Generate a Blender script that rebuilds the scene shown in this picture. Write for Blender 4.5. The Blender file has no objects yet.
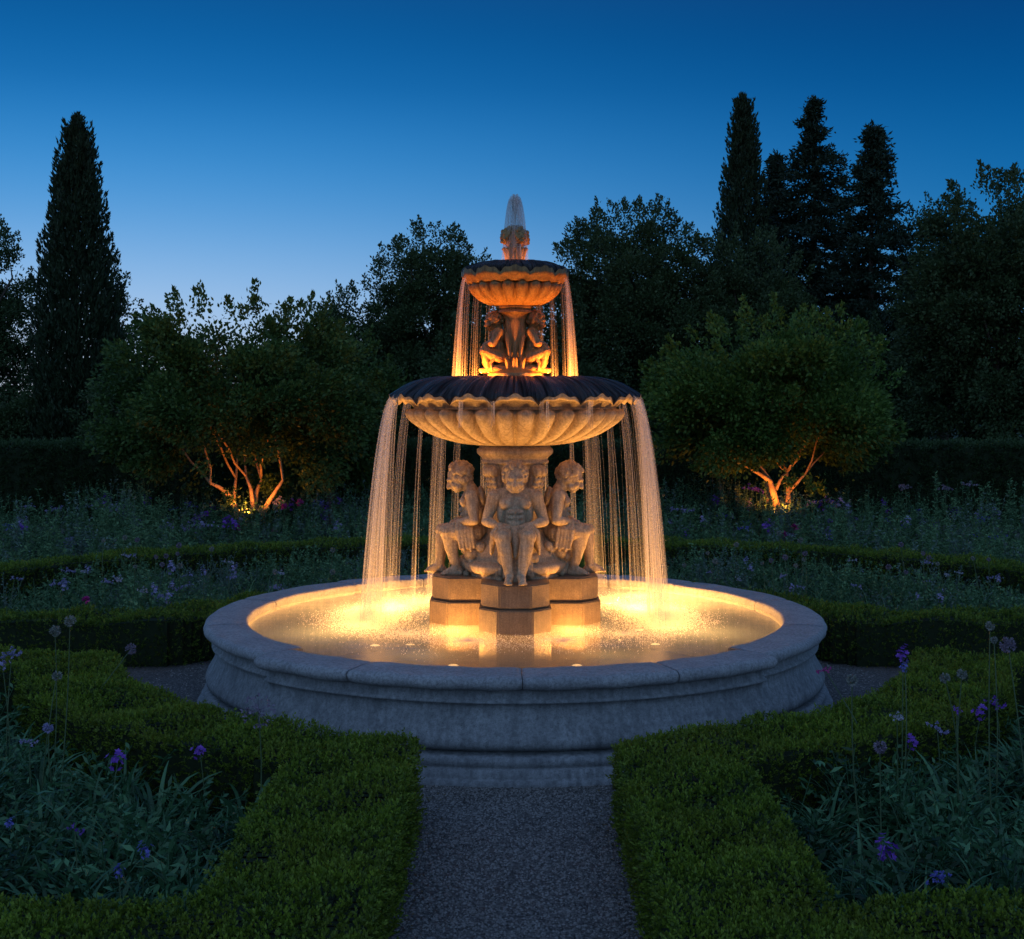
import bpy, bmesh, math, random
import numpy as np
from mathutils import Vector, Matrix

random.seed(7)
RNG = np.random.default_rng(7)
PI = math.pi
sc = bpy.context.scene
COL = sc.collection

# ------------------------------------------------------------------ camera
FPX, CX, HZ = 1315.0, 515.0, 400.0          # focal length in pixels, fountain axis, horizon row
CAM_D, EYE = 10.4, 2.32
cam_data = bpy.data.cameras.new("camera")
cam = bpy.data.objects.new("camera", cam_data)
COL.objects.link(cam)
cam.location = (-(CX - 512) / FPX * CAM_D, -CAM_D, EYE)
cam.rotation_euler = (PI / 2, 0, 0)
cam_data.sensor_width = 36.0
cam_data.lens = 36.0 * FPX / 1024.0
cam_data.shift_y = -(469.5 - HZ) / 1024.0
cam_data.clip_end = 2000
sc.camera = cam

def at(px, py, depth):
    return Vector(((px - 512) / FPX * depth + cam.location.x, depth - CAM_D, EYE - (py - HZ) / FPX * depth))

# ------------------------------------------------------------------ world: dusk sky
world = bpy.data.worlds.new("World")
sc.world = world
world.use_nodes = True
def build_world():
    nt = world.node_tree
    nt.nodes.clear()
    N, L = nt.nodes.new, nt.links.new
    out = N("ShaderNodeOutputWorld"); bg = N("ShaderNodeBackground")
    tc = N("ShaderNodeTexCoord"); sep = N("ShaderNodeSeparateXYZ")
    L(tc.outputs["Generated"], sep.inputs[0])
    def ramp(stops):
        r = N("ShaderNodeValToRGB"); e = r.color_ramp; e.interpolation = 'B_SPLINE'
        while len(e.elements) > 1: e.elements.remove(e.elements[0])
        e.elements[0].position = stops[0][0]; e.elements[0].color = (*stops[0][1], 1)
        for p, c in stops[1:]:
            x = e.elements.new(p); x.color = (*c, 1)
        return r
    # elevation ramp on the brighter (left, west) side and on the darker (right) side
    west = ramp(SKY_WEST); east = ramp(SKY_EAST)
    L(sep.outputs["Z"], west.inputs[0]); L(sep.outputs["Z"], east.inputs[0])
    mr = N("ShaderNodeMapRange"); mr.interpolation_type = 'SMOOTHSTEP'
    mr.inputs[1].default_value = -0.30; mr.inputs[2].default_value = 0.42
    L(sep.outputs["X"], mr.inputs[0])
    mx = N("ShaderNodeMixRGB"); L(mr.outputs[0], mx.inputs[0]); L(west.outputs[0], mx.inputs[1]); L(east.outputs[0], mx.inputs[2])
    # afterglow in the sky behind the camera
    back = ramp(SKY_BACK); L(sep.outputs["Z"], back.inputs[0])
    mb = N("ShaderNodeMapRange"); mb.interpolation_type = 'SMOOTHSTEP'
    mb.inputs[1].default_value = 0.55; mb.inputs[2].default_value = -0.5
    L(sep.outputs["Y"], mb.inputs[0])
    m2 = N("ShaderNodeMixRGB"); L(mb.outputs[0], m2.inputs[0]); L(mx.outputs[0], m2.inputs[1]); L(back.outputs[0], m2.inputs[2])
    bg.inputs[1].default_value = 1.0
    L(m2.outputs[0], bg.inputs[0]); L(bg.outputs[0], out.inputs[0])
SKY_WEST = [(0.0, (.62, .68, .76)), (.045, (.43, .59, .82)), (.09, (.25, .475, .79)), (.135, (.10, .345, .71)), (.18, (.036, .255, .62)),
            (.23, (.006, .150, .45)), (.30, (.001, .080, .275)), (.5, (.02, .085, .25)), (1.0, (.095, .18, .38))]
SKY_EAST = [(0.0, (.17, .36, .60)), (.05, (.085, .30, .58)), (.10, (.030, .22, .51)), (.15, (.005, .150, .42)),
            (.22, (.001, .088, .30)), (.30, (.0005, .042, .17)), (.5, (.02, .06, .20)), (1.0, (.095, .18, .38))]
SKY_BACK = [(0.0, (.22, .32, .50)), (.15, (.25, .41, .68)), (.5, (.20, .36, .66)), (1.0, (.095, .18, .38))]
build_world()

sun_d = bpy.data.lights.new("afterglow_sun", 'SUN')
sun_d.energy = 0.06; sun_d.angle = math.radians(60); sun_d.color = (1.0, .93, .82)
sun = bpy.data.objects.new("afterglow_sun", sun_d); COL.objects.link(sun)
sun.rotation_euler = (math.radians(30), 0, math.radians(-35))

sc.view_settings.view_transform = 'Standard'
sc.view_settings.look = 'None'
sc.view_settings.exposure = 0.0
sc.view_settings.gamma = 1.0
sc.cycles.use_denoising = True
sc.cycles.transparent_max_bounces = 24
sc.cycles.max_bounces = 7
sc.cycles.diffuse_bounces = 3
sc.cycles.glossy_bounces = 3
sc.cycles.transmission_bounces = 4
sc.cycles.caustics_reflective = False
sc.cycles.caustics_refractive = False
sc.cycles.sample_clamp_indirect = 4.0

LAMP = (1.0, .44, .105)        # warm fountain lamps
LAMP_POOL = 320.0
LAMP_BOWL = 33.0
LAMP_TREE = 46.0

# ------------------------------------------------------------------ helpers
def tag(o, label=None, cat=None, group=None, kind=None):
    if label: o["label"] = label
    if cat: o["category"] = cat
    if group: o["group"] = group
    if kind: o["kind"] = kind
    return o

def empty(name, loc=(0, 0, 0), parent=None):
    o = bpy.data.objects.new(name, None); COL.objects.link(o)
    o.location = loc; o.empty_display_size = .1
    if parent: o.parent = parent
    return o

def link(name, me, mat=None, parent=None, loc=None, smooth=True):
    o = bpy.data.objects.new(name, me); COL.objects.link(o)
    if mat is not None: me.materials.append(mat)
    if parent is not None: o.parent = parent
    if loc is not None: o.location = loc
    if smooth and len(me.polygons):
        me.polygons.foreach_set("use_smooth", np.ones(len(me.polygons), bool))
    return o

def np_mesh(name, V, F, tint=None):
    """mesh from a vertex array and an (n,k) face array"""
    V = np.asarray(V, np.float32); F = np.asarray(F, np.int32)
    me = bpy.data.meshes.new(name)
    k = F.shape[1]; n = len(F)
    me.vertices.add(len(V)); me.vertices.foreach_set("co", V.ravel())
    me.loops.add(n * k); me.loops.foreach_set("vertex_index", F.ravel())
    me.polygons.add(n)
    me.polygons.foreach_set("loop_start", np.arange(0, n * k, k, dtype=np.int32))
    me.polygons.foreach_set("loop_total", np.full(n, k, np.int32))
    if tint is not None:
        a = me.attributes.new("tint", 'FLOAT', 'FACE'); a.data.foreach_set("value", np.asarray(tint, np.float32))
    me.update(calc_edges=True); me.validate()
    return me

class Bag:
    """collects arrays of quads into one mesh"""
    def __init__(s): s.V = []; s.F = []; s.T = []; s.n = 0
    def add(s, V, F, t=None):
        V = np.asarray(V, float).reshape(-1, 3); F = np.asarray(F, int)
        s.V.append(V); s.F.append(F + s.n); s.n += len(V)
        s.T.append(np.full(len(F), .5) if t is None else np.broadcast_to(np.asarray(t, float), (len(F),)))
    def mesh(s, name):
        return np_mesh(name, np.concatenate(s.V), np.concatenate(s.F), np.concatenate(s.T))

def norm(a):
    return a / np.maximum(np.linalg.norm(a, axis=-1, keepdims=True), 1e-9)

def grid_faces(nu, nv, wrap_u=False, wrap_v=False):
    iu = np.arange(nu if wrap_u else nu - 1); iv = np.arange(nv if wrap_v else nv - 1)
    a, b = np.meshgrid(iu, iv, indexing='ij'); a = a.ravel(); b = b.ravel()
    a2 = (a + 1) % nu; b2 = (b + 1) % nv
    return np.stack([a * nv + b, a2 * nv + b, a2 * nv + b2, a * nv + b2], 1)

def lathe(profile, n=128, rfun=None, zfun=None, closed=False, a0=0.0, a1=2 * PI, caps=False):
    """profile [(r,z)..]; angle 0 faces the camera (-Y)"""
    P = np.array(profile, float); m = len(P)
    full = abs(a1 - a0 - 2 * PI) < 1e-6
    th = np.linspace(a0, a1, n, endpoint=not full)
    T = np.arange(m) / (m - 1)
    TH, K = np.meshgrid(th, np.arange(m), indexing='ij')
    R = P[K, 0]; Z = P[K, 1]
    if rfun is not None: R = R + rfun(TH, K, R, Z)
    if zfun is not None: Z = Z + zfun(TH, K, R, Z)
    V = np.stack([R * np.sin(TH), -R * np.cos(TH), Z], -1).reshape(-1, 3)
    F = grid_faces(n, m, wrap_u=full, wrap_v=closed)
    F = F[:, ::-1]
    return V, F

def smooth_profile(pts, per=8):
    """Catmull-Rom through the points"""
    P = [np.array(p, float) for p in pts]; out = []
    for i in range(len(P) - 1):
        p0 = P[max(i - 1, 0)]; p1 = P[i]; p2 = P[i + 1]; p3 = P[min(i + 2, len(P) - 1)]
        for t in np.linspace(0, 1, per, endpoint=False):
            out.append(.5 * ((2 * p1) + (-p0 + p2) * t + (2 * p0 - 5 * p1 + 4 * p2 - p3) * t * t + (-p0 + 3 * p1 - 3 * p2 + p3) * t ** 3))
    out.append(P[-1]); return np.array(out)

def tube(path, radii, n=8, cap=True):
    P = np.asarray(path, float); m = len(P); R = np.broadcast_to(np.asarray(radii, float), (m,))
    T = norm(np.gradient(P, axis=0))
    ref = np.array([0, 0, 1.0]) if abs(T[0, 2]) < .9 else np.array([1.0, 0, 0])
    A = norm(np.cross(T, ref)); B = norm(np.cross(T, A))
    th = np.linspace(0, 2 * PI, n, endpoint=False)
    V = P[:, None] + R[:, None, None] * (np.cos(th)[None, :, None] * A[:, None] + np.sin(th)[None, :, None] * B[:, None])
    F = grid_faces(m, n, wrap_v=True)
    return V.reshape(-1, 3), F

def leaves(P, D, L, W, rng, roll=None, t=None, fold=0.0):
    """diamond leaves at P pointing along D"""
    n = len(P); D = norm(D)
    R = norm(np.cross(D, rng.normal(size=(n, 3)))) if roll is None else norm(np.cross(D, roll))
    L = np.broadcast_to(np.asarray(L, float), (n,))[:, None]; W = np.broadcast_to(np.asarray(W, float), (n,))[:, None]
    U = np.cross(R, D)
    mid = P + D * L * .45 + U * L * fold
    V = np.stack([P, mid + R * W * .5, P + D * L, mid - R * W * .5], 1).reshape(-1, 3)
    F = np.arange(4 * n).reshape(n, 4)
    return V, F, (rng.random(n) if t is None else t)

# ------------------------------------------------------------------ materials
def material(name):
    m = bpy.data.materials.new(name); m.use_nodes = True
    nt = m.node_tree; b = nt.nodes["Principled BSDF"]
    return m, nt, b

def mix_col(nt, fac, a, b, blend='MIX'):
    n = nt.nodes.new("ShaderNodeMixRGB"); n.blend_type = blend
    for i, v in enumerate((fac, a, b)):
        if hasattr(v, "is_linked") or hasattr(v, "links"): nt.links.new(v, n.inputs[i])
        elif i == 0: n.inputs[0].default_value = v
        else: n.inputs[i].default_value = (*v, 1)
    return n.outputs[0]

def noise(nt, scale, detail=6, rough=.6, vec=None, stretch=None):
    tc = nt.nodes.new("ShaderNodeTexCoord")
    mp = nt.nodes.new("ShaderNodeMapping")
    nt.links.new(tc.outputs["Object"], mp.inputs[0])
    if stretch: mp.inputs["Scale"].default_value = stretch
    n = nt.nodes.new("ShaderNodeTexNoise")
    n.inputs["Scale"].default_value = scale; n.inputs["Detail"].default_value = detail; n.inputs["Roughness"].default_value = rough
    nt.links.new(mp.outputs[0], n.inputs["Vector"])
    return n.outputs["Fac"]

def cramp(nt, fac, stops):
    r = nt.nodes.new("ShaderNodeValToRGB"); e = r.color_ramp
    while len(e.elements) > 1: e.elements.remove(e.elements[0])
    e.elements[0].position = stops[0][0]; c = stops[0][1]; e.elements[0].color = (*c, 1) if hasattr(c, '__len__') else (c, c, c, 1)
    for p, c in stops[1:]:
        x = e.elements.new(p); x.color = (*c, 1) if hasattr(c, '__len__') else (c, c, c, 1)
    nt.links.new(fac, r.inputs[0]); return r.outputs[0]

def bump(nt, bsdf, heights, dist=.01):
    prev = None
    for h, s, d in heights:
        b = nt.nodes.new("ShaderNodeBump"); b.inputs["Strength"].default_value = s; b.inputs["Distance"].default_value = d
        nt.links.new(h, b.inputs["Height"])
        if prev is not None: nt.links.new(prev, b.inputs["Normal"])
        prev = b.outputs[0]
    nt.links.new(prev, bsdf.inputs["Normal"])

def stone_mat(name, base, dark, light, rough=.75, streak=.5, pit=.5, scale=1.0, stain=None):
    m, nt, b = material(name)
    big = noise(nt, 2.2 * scale, 8, .65)
    fine = noise(nt, 28 * scale, 8, .7)
    strk = noise(nt, 5 * scale, 6, .6, stretch=(3.2, 3.2, .22))
    speck = noise(nt, 95 * scale, 3, .6)
    c = mix_col(nt, cramp(nt, big, [(.32, 0.0), (.68, 1.0)]), base, light)
    c = mix_col(nt, cramp(nt, fine, [(.40, 0.0), (.72, .75)]), c, dark)
    s = cramp(nt, strk, [(.43, 0.0), (.68, streak)])
    c = mix_col(nt, s, c, stain or dark)
    c = mix_col(nt, cramp(nt, speck, [(.57, 0.0), (.70, .6)]), c, tuple(x * .45 for x in dark))
    nt.links.new(c, b.inputs["Base Color"])
    b.inputs["Roughness"].default_value = rough
    vor = nt.nodes.new("ShaderNodeTexVoronoi"); vor.inputs["Scale"].default_value = 60 * scale
    tc = nt.nodes.new("ShaderNodeTexCoord"); nt.links.new(tc.outputs["Object"], vor.inputs["Vector"])
    pits = cramp(nt, vor.outputs["Distance"], [(.05, 0.0), (.35, 1.0)])
    bump(nt, b, [(fine, .55, .012), (pits, pit * .35, .008), (speck, .35, .005)])
    return m

M = {}
M['basin'] = stone_mat('weathered_basin_stone', (.27, .285, .295), (.09, .098, .105), (.38, .40, .41), .8, .55, 1.0, 1.3)
M['coping'] = stone_mat('rough_coping_stone', (.30, .31, .325), (.075, .078, .085), (.43, .44, .45), .8, .15, 1.4, 1.9)
M['stone'] = stone_mat('carved_limestone', (.56, .42, .25), (.20, .13, .07), (.70, .56, .37), .62, .50, .6, 2.6, stain=(.085, .055, .033))
M['pier'] = stone_mat('stained_pier_stone', (.21, .145, .085), (.055, .038, .022), (.33, .24, .145), .5, .30, 1.0, 4.5, stain=(.04, .028, .018))
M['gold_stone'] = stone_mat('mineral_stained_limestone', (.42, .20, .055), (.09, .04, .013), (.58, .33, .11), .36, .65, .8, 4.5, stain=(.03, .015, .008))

def wet_mat():
    m, nt, b = material('wet_dark_stone')
    N, L = nt.nodes.new, nt.links.new
    tc = N("ShaderNodeTexCoord"); sp = N("ShaderNodeSeparateXYZ"); L(tc.outputs["Object"], sp.inputs[0])
    at2 = N("ShaderNodeMath"); at2.operation = 'ARCTAN2'; L(sp.outputs["X"], at2.inputs[0]); L(sp.outputs["Y"], at2.inputs[1])
    ln = N("ShaderNodeVectorMath"); ln.operation = 'LENGTH'; L(tc.outputs["Object"], ln.inputs[0])
    cb = N("ShaderNodeCombineXYZ"); L(at2.outputs[0], cb.inputs[0]); L(sp.outputs["Z"], cb.inputs[1])
    mp = N("ShaderNodeMapping"); mp.inputs["Scale"].default_value = (16, 1.6, 1); L(cb.outputs[0], mp.inputs[0])
    nz = N("ShaderNodeTexNoise"); nz.inputs["Scale"].default_value = 2.2; nz.inputs["Detail"].default_value = 8; nz.inputs["Roughness"].default_value = .7; L(mp.outputs[0], nz.inputs["Vector"])
    strk = nz.outputs["Fac"]; fine = noise(nt, 60, 6, .7)
    c = mix_col(nt, cramp(nt, strk, [(.42, 0.0), (.66, 1.0)]), (.006, .005, .005), (.07, .045, .035))
    L(c, b.inputs["Base Color"])
    L(cramp(nt, strk, [(.35, .7), (.62, .12)]), b.inputs["Roughness"])
    L(cramp(nt, strk, [(.42, .12), (.66, .7)]), b.inputs["Specular IOR Level"])
    bump(nt, b, [(strk, .9, .03), (fine, .4, .006)])
    return m
M['wet'] = wet_mat()

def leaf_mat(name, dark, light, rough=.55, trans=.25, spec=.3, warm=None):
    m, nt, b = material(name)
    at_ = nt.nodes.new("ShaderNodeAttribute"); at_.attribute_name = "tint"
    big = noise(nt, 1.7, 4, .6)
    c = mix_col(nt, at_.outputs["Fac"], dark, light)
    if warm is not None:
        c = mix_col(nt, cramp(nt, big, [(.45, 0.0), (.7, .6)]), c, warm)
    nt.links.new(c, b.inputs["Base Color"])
    b.inputs["Roughness"].default_value = rough
    b.inputs["Specular IOR Level"].default_value = spec
    tr = nt.nodes.new("ShaderNodeBsdfTranslucent"); nt.links.new(c, tr.inputs[0])
    mx = nt.nodes.new("ShaderNodeMixShader"); mx.inputs[0].default_value = trans
    nt.links.new(b.outputs[0], mx.inputs[1]); nt.links.new(tr.outputs[0], mx.inputs[2])
    nt.links.new(mx.outputs[0], nt.nodes["Material Output"].inputs[0])
    return m
M['box'] = leaf_mat('box_leaf', (.035, .072, .010), (.215, .315, .028), warm=(.18, .21, .024))
M['box_far'] = leaf_mat('box_leaf_far', (.035, .075, .012), (.20, .29, .03))
M['tallhedge'] = leaf_mat('yew_leaf', (.022, .045, .016), (.065, .12, .04))
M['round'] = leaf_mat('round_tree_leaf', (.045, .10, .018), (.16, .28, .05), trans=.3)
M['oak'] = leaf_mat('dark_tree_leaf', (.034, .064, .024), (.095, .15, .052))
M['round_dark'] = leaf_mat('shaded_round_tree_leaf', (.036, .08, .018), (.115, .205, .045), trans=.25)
M['cypress'] = leaf_mat('cypress_leaf', (.018, .036, .016), (.048, .08, .034))
M['spruce'] = leaf_mat('spruce_needle', (.018, .036, .02), (.042, .075, .04))
M['strap'] = leaf_mat('strap_leaf', (.012, .045, .016), (.115, .28, .12), rough=.42, spec=.4)
M['bedleaf'] = leaf_mat('bed_leaf', (.028, .085, .032), (.17, .32, .14))
M['bedleaf_grey'] = leaf_mat('grey_bed_leaf', (.06, .11, .08), (.19, .28, .22))
M['bedleaf_dark'] = leaf_mat('dark_bed_leaf', (.035, .035, .045), (.10, .09, .12))
M['stem'] = leaf_mat('flower_stem', (.05, .09, .04), (.10, .15, .07), trans=.0)

def plain(name, c, rough=.6, var=.35, scale=30, spec=.4):
    m, nt, b = material(name)
    n = noise(nt, scale, 6, .65)
    cc = mix_col(nt, cramp(nt, n, [(.3, 0.0), (.7, 1.0)]), tuple(x * (1 - var) for x in c), tuple(min(1, x * (1 + var)) for x in c))
    nt.links.new(cc, b.inputs["Base Color"]); b.inputs["Roughness"].default_value = rough
    b.inputs["Specular IOR Level"].default_value = spec
    bump(nt, b, [(n, .4, .01)])
    return m
M['purple'] = leaf_mat('purple_petal', (.13, .035, .36), (.32, .13, .62), trans=.3)
M['blue'] = leaf_mat('blue_petal', (.10, .10, .42), (.24, .24, .62), trans=.3)
M['lavender'] = leaf_mat('lavender_petal', (.24, .22, .40), (.42, .39, .60), trans=.3)
M['white'] = leaf_mat('pale_petal', (.34, .34, .42), (.58, .58, .66), trans=.3)
M['magenta'] = leaf_mat('magenta_petal', (.36, .025, .19), (.62, .08, .38), trans=.3)
M['seed'] = leaf_mat('seedhead', (.16, .18, .15), (.32, .33, .30), trans=.1)
M['seed_dark'] = leaf_mat('dry_seedhead', (.13, .10, .14), (.30, .25, .33), trans=.1)
M['bark'] = plain('tree_bark', (.10, .075, .055), .85, .5, 14)
M['palebark'] = plain('pale_bark', (.46, .28, .14), .75, .55, 12)
M['soil'] = plain('dark_soil', (.018, .014, .011), .95, .5, 22)
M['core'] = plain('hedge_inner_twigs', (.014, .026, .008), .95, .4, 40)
M['metal'] = plain('dark_lamp_housing', (.05, .05, .05), .4, .2, 40)

def gravel_mat():
    m, nt, b = material('fine_gravel')
    tc = nt.nodes.new("ShaderNodeTexCoord")
    v = nt.nodes.new("ShaderNodeTexVoronoi"); v.inputs["Scale"].default_value = 95
    nt.links.new(tc.outputs["Object"], v.inputs["Vector"])
    v2 = nt.nodes.new("ShaderNodeTexVoronoi"); v2.inputs["Scale"].default_value = 60
    nt.links.new(tc.outputs["Object"], v2.inputs["Vector"])
    sepc = nt.nodes.new("ShaderNodeSeparateColor"); nt.links.new(v.outputs["Color"], sepc.inputs[0])
    big = noise(nt, 1.6, 5, .6)
    c = cramp(nt, sepc.outputs[0], [(0, (.030, .029, .028)), (.5, (.075, .071, .068)), (1, (.19, .18, .17))])
    c = mix_col(nt, cramp(nt, big, [(.35, 0.0), (.7, .45)]), c, (.035, .032, .03))
    nt.links.new(c, b.inputs["Base Color"]); b.inputs["Roughness"].default_value = .85
    bump(nt, b, [(v.outputs["Distance"], -.9, .012), (v2.outputs["Distance"], -.5, .012)])
    return m
M['gravel'] = gravel_mat()
M['ground'] = plain('rough_grass_ground', (.025, .04, .016), .95, .5, 5)

def pool_mat():
    m, nt, b = material('aerated_pool_water')
    nodes, links = nt.nodes, nt.links
    nodes.remove(b)
    w1 = noise(nt, 7, 4, .5); w2 = noise(nt, 34, 3, .5)
    bp = nodes.new("ShaderNodeBump"); bp.inputs["Strength"].default_value = .22; bp.inputs["Distance"].default_value = .03; links.new(w1, bp.inputs["Height"])
    bp2 = nodes.new("ShaderNodeBump"); bp2.inputs["Strength"].default_value = .12; bp2.inputs["Distance"].default_value = .01; links.new(w2, bp2.inputs["Height"]); links.new(bp.outputs[0], bp2.inputs["Normal"])
    tr = nodes.new("ShaderNodeBsdfTransparent"); tr.inputs[0].default_value = (.95, .93, .86, 1)
    tl = nodes.new("ShaderNodeBsdfTranslucent"); tl.inputs[0].default_value = (.105, .135, .165, 1)
    df = nodes.new("ShaderNodeBsdfDiffuse"); df.inputs[0].default_value = (.25, .285, .31, 1)
    gl = nodes.new("ShaderNodeBsdfGlossy"); gl.inputs["Roughness"].default_value = .22; gl.inputs[0].default_value = (.9, .9, .9, 1)
    links.new(bp2.outputs[0], gl.inputs["Normal"]); 
    a = nodes.new("ShaderNodeMixShader"); a.inputs[0].default_value = .45; links.new(tl.outputs[0], a.inputs[1]); links.new(df.outputs[0], a.inputs[2])
    c = nodes.new("ShaderNodeMixShader"); c.inputs[0].default_value = .52; links.new(tr.outputs[0], c.inputs[1]); links.new(a.outputs[0], c.inputs[2])
    fr = nodes.new("ShaderNodeFresnel"); fr.inputs[0].default_value = 1.33; links.new(bp2.outputs[0], fr.inputs["Normal"])
    sc_ = nodes.new("ShaderNodeMath"); sc_.operation = 'MULTIPLY'; sc_.inputs[1].default_value = .32; links.new(fr.outputs[0], sc_.inputs[0])
    d = nodes.new("ShaderNodeMixShader"); links.new(sc_.outputs[0], d.inputs[0]); links.new(c.outputs[0], d.inputs[1]); links.new(gl.outputs[0], d.inputs[2])
    links.new(d.outputs[0], nodes["Material Output"].inputs[0])
    return m
M['pool'] = pool_mat()

def spray_mat(name, clear, tintc=(.95, .93, .9)):
    m, nt, b = material(name)
    nodes, links = nt.nodes, nt.links; nodes.remove(b)
    tr = nodes.new("ShaderNodeBsdfTransparent")
    tl = nodes.new("ShaderNodeBsdfTranslucent"); tl.inputs[0].default_value = (*tintc, 1)
    df = nodes.new("ShaderNodeBsdfDiffuse"); df.inputs[0].default_value = (*tintc, 1)
    gl = nodes.new("ShaderNodeBsdfGlossy"); gl.inputs["Roughness"].default_value = .15
    a = nodes.new("ShaderNodeMixShader"); a.inputs[0].default_value = .5; links.new(tl.outputs[0], a.inputs[1]); links.new(df.outputs[0], a.inputs[2])
    g = nodes.new("ShaderNodeMixShader"); g.inputs[0].default_value = .12; links.new(a.outputs[0], g.inputs[1]); links.new(gl.outputs[0], g.inputs[2])
    f = nodes.new("ShaderNodeMixShader"); f.inputs[0].default_value = 1 - clear; links.new(tr.outputs[0], f.inputs[1]); links.new(g.outputs[0], f.inputs[2])
    links.new(f.outputs[0], nodes["Material Output"].inputs[0])
    return m
M['stream'] = spray_mat('falling_water', .80)
M['jet'] = spray_mat('jet_water', .80)
M['foam'] = spray_mat('foam', .45)

def glow_mat(name, c, s):
    m, nt, b = material(name)
    b.inputs["Emission Color"].default_value = (*c, 1); b.inputs["Emission Strength"].default_value = s
    return m
M['lens'] = glow_mat('lit_lamp_lens', (1, .66, .28), 1.5)

# ------------------------------------------------------------------ setting: ground, gravel
def sheet(name, r, z, mat, r0=0.0, n=96):
    if r0 > 0: V, F = lathe([(r0, z), (r, z)], n)
    else: V, F = lathe([(.001, z), (r, z)], n)
    o = link(name, np_mesh(name, V, F[:, ::-1]), mat, smooth=False)
    return tag(o, kind='structure')
sheet('ground', 600, 0.0, M['ground'])
sheet('gravel_path', 16, .004, M['gravel'])

def pebbles():
    r = np.random.default_rng(77); n = 34000
    X = r.uniform(-.56, .56, n); Y = r.uniform(-6.6, -2.45, n); a = r.uniform(0, 2 * PI, 9000); q = r.uniform(2.47, 3.1, 9000)
    X = np.concatenate([X, q * np.sin(a)]); Y = np.concatenate([Y, -q * np.cos(a)]); R = r.uniform(.003, .0115, len(X))
    O = np.array([[1, 0, 0], [0, 1, 0], [-1, 0, 0], [0, -1, 0], [0, 0, .7]]); f = np.array([[0, 1, 4], [1, 2, 4], [2, 3, 4], [3, 0, 4]])
    ro = r.uniform(0, PI, len(X)); O2 = np.stack([np.cos(ro)[:, None] * O[:, 0] - np.sin(ro)[:, None] * O[:, 1] * .75, np.sin(ro)[:, None] * O[:, 0] + np.cos(ro)[:, None] * O[:, 1] * .75, np.broadcast_to(O[:, 2], (len(X), 5))], -1)
    V = np.stack([X, Y, np.full(len(X), .004)], 1)[:, None] + O2 * R[:, None, None]
    F = (np.arange(len(X))[:, None, None] * 5 + f[None]).reshape(-1, 3)
    o = link('loose_pebbles', np_mesh('loose_pebbles', V.reshape(-1, 3), F, np.repeat(r.random(len(X)), 4)), leaf_mat('pebble', (.035, .034, .033), (.30, .285, .265), rough=.85, trans=0.0), smooth=False)
    tag(o, 'loose grey grit scattered over the gravel path', 'gravel', kind='stuff')
pebbles()
def litter():
    r = np.random.default_rng(78); n = 420
    X = np.where(r.random(n) < .5, -1, 1) * (.55 - np.abs(r.normal(0, .07, n))); Y = r.uniform(-6.4, -2.6, n)
    a = r.uniform(0, 2 * PI, n); D = np.stack([np.cos(a), np.sin(a), r.uniform(-.1, .25, n)], 1)
    V, F, t = leaves(np.stack([X, Y, np.full(n, .011)], 1), D, r.uniform(.012, .028, n), .010, r, roll=np.array([[0, 0, 1.0]]) + r.normal(0, .3, (n, 3)))
    o = link('fallen_leaves', np_mesh('fallen_leaves', V, F, t), leaf_mat('dry_leaf', (.05, .035, .015), (.15, .12, .05), trans=.1), smooth=False)
    tag(o, 'fallen leaves and hedge clippings along the edges of the path', 'leaf litter', kind='stuff')
litter()

# ------------------------------------------------------------------ the fountain
fountain = empty('stone_fountain')
tag(fountain, 'two tiered carved stone fountain lit golden, with seated figures, in a round basin', 'fountain')

QH = math.radians(43.5)      # half angle of the stepped-out front and back quarters
def lobe(th, w=math.radians(1.0)):
    """1 in the front and back quarters, 0 in the side quarters, with a quick rounded step"""
    q = np.abs(np.cos(th)) - math.cos(QH)
    x = np.clip(q / (w * math.sin(PI / 4)) * .5 + .5, 0, 1)
    return x * x * (3 - 2 * x)
SHIFT = .095
RIM = .65; WATER_Z = .585

basin = empty('basin', parent=fountain)
wall_prof = [(2.10, .02), (2.10, .55), (2.12, .562), (2.30, .562), (2.31, .555), (2.318, .50), (2.335, .492), (2.34, .478), (2.305, .47), (2.300, .44), (2.308, .40),
             (2.335, .34), (2.372, .28), (2.385, .245), (2.38, .216), (2.352, .196), (2.295, .190), (2.290, .178), (2.345, .172), (2.388, .160), (2.400, .135),
             (2.396, .112), (2.386, .100), (2.420, .096), (2.425, .048), (2.428, .040), (2.45, .036), (2.454, .0)]
V, F = lathe(wall_prof, 720, rfun=lambda th, K, R, Z: np.where(np.cos(th) > 0, SHIFT, .02) * lobe(th) * (K > 2))
link('basin_wall', np_mesh('basin_wall', V, F), M['basin'], basin)
V, F = lathe([(.001, .03), (2.12, .03)], 96)
link('basin_floor', np_mesh('basin_floor', V, F[:, ::-1]), stone_mat('dark_basin_floor', (.075, .07, .055), (.05, .045, .035), (.10, .09, .07)), basin, smooth=False)

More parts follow.
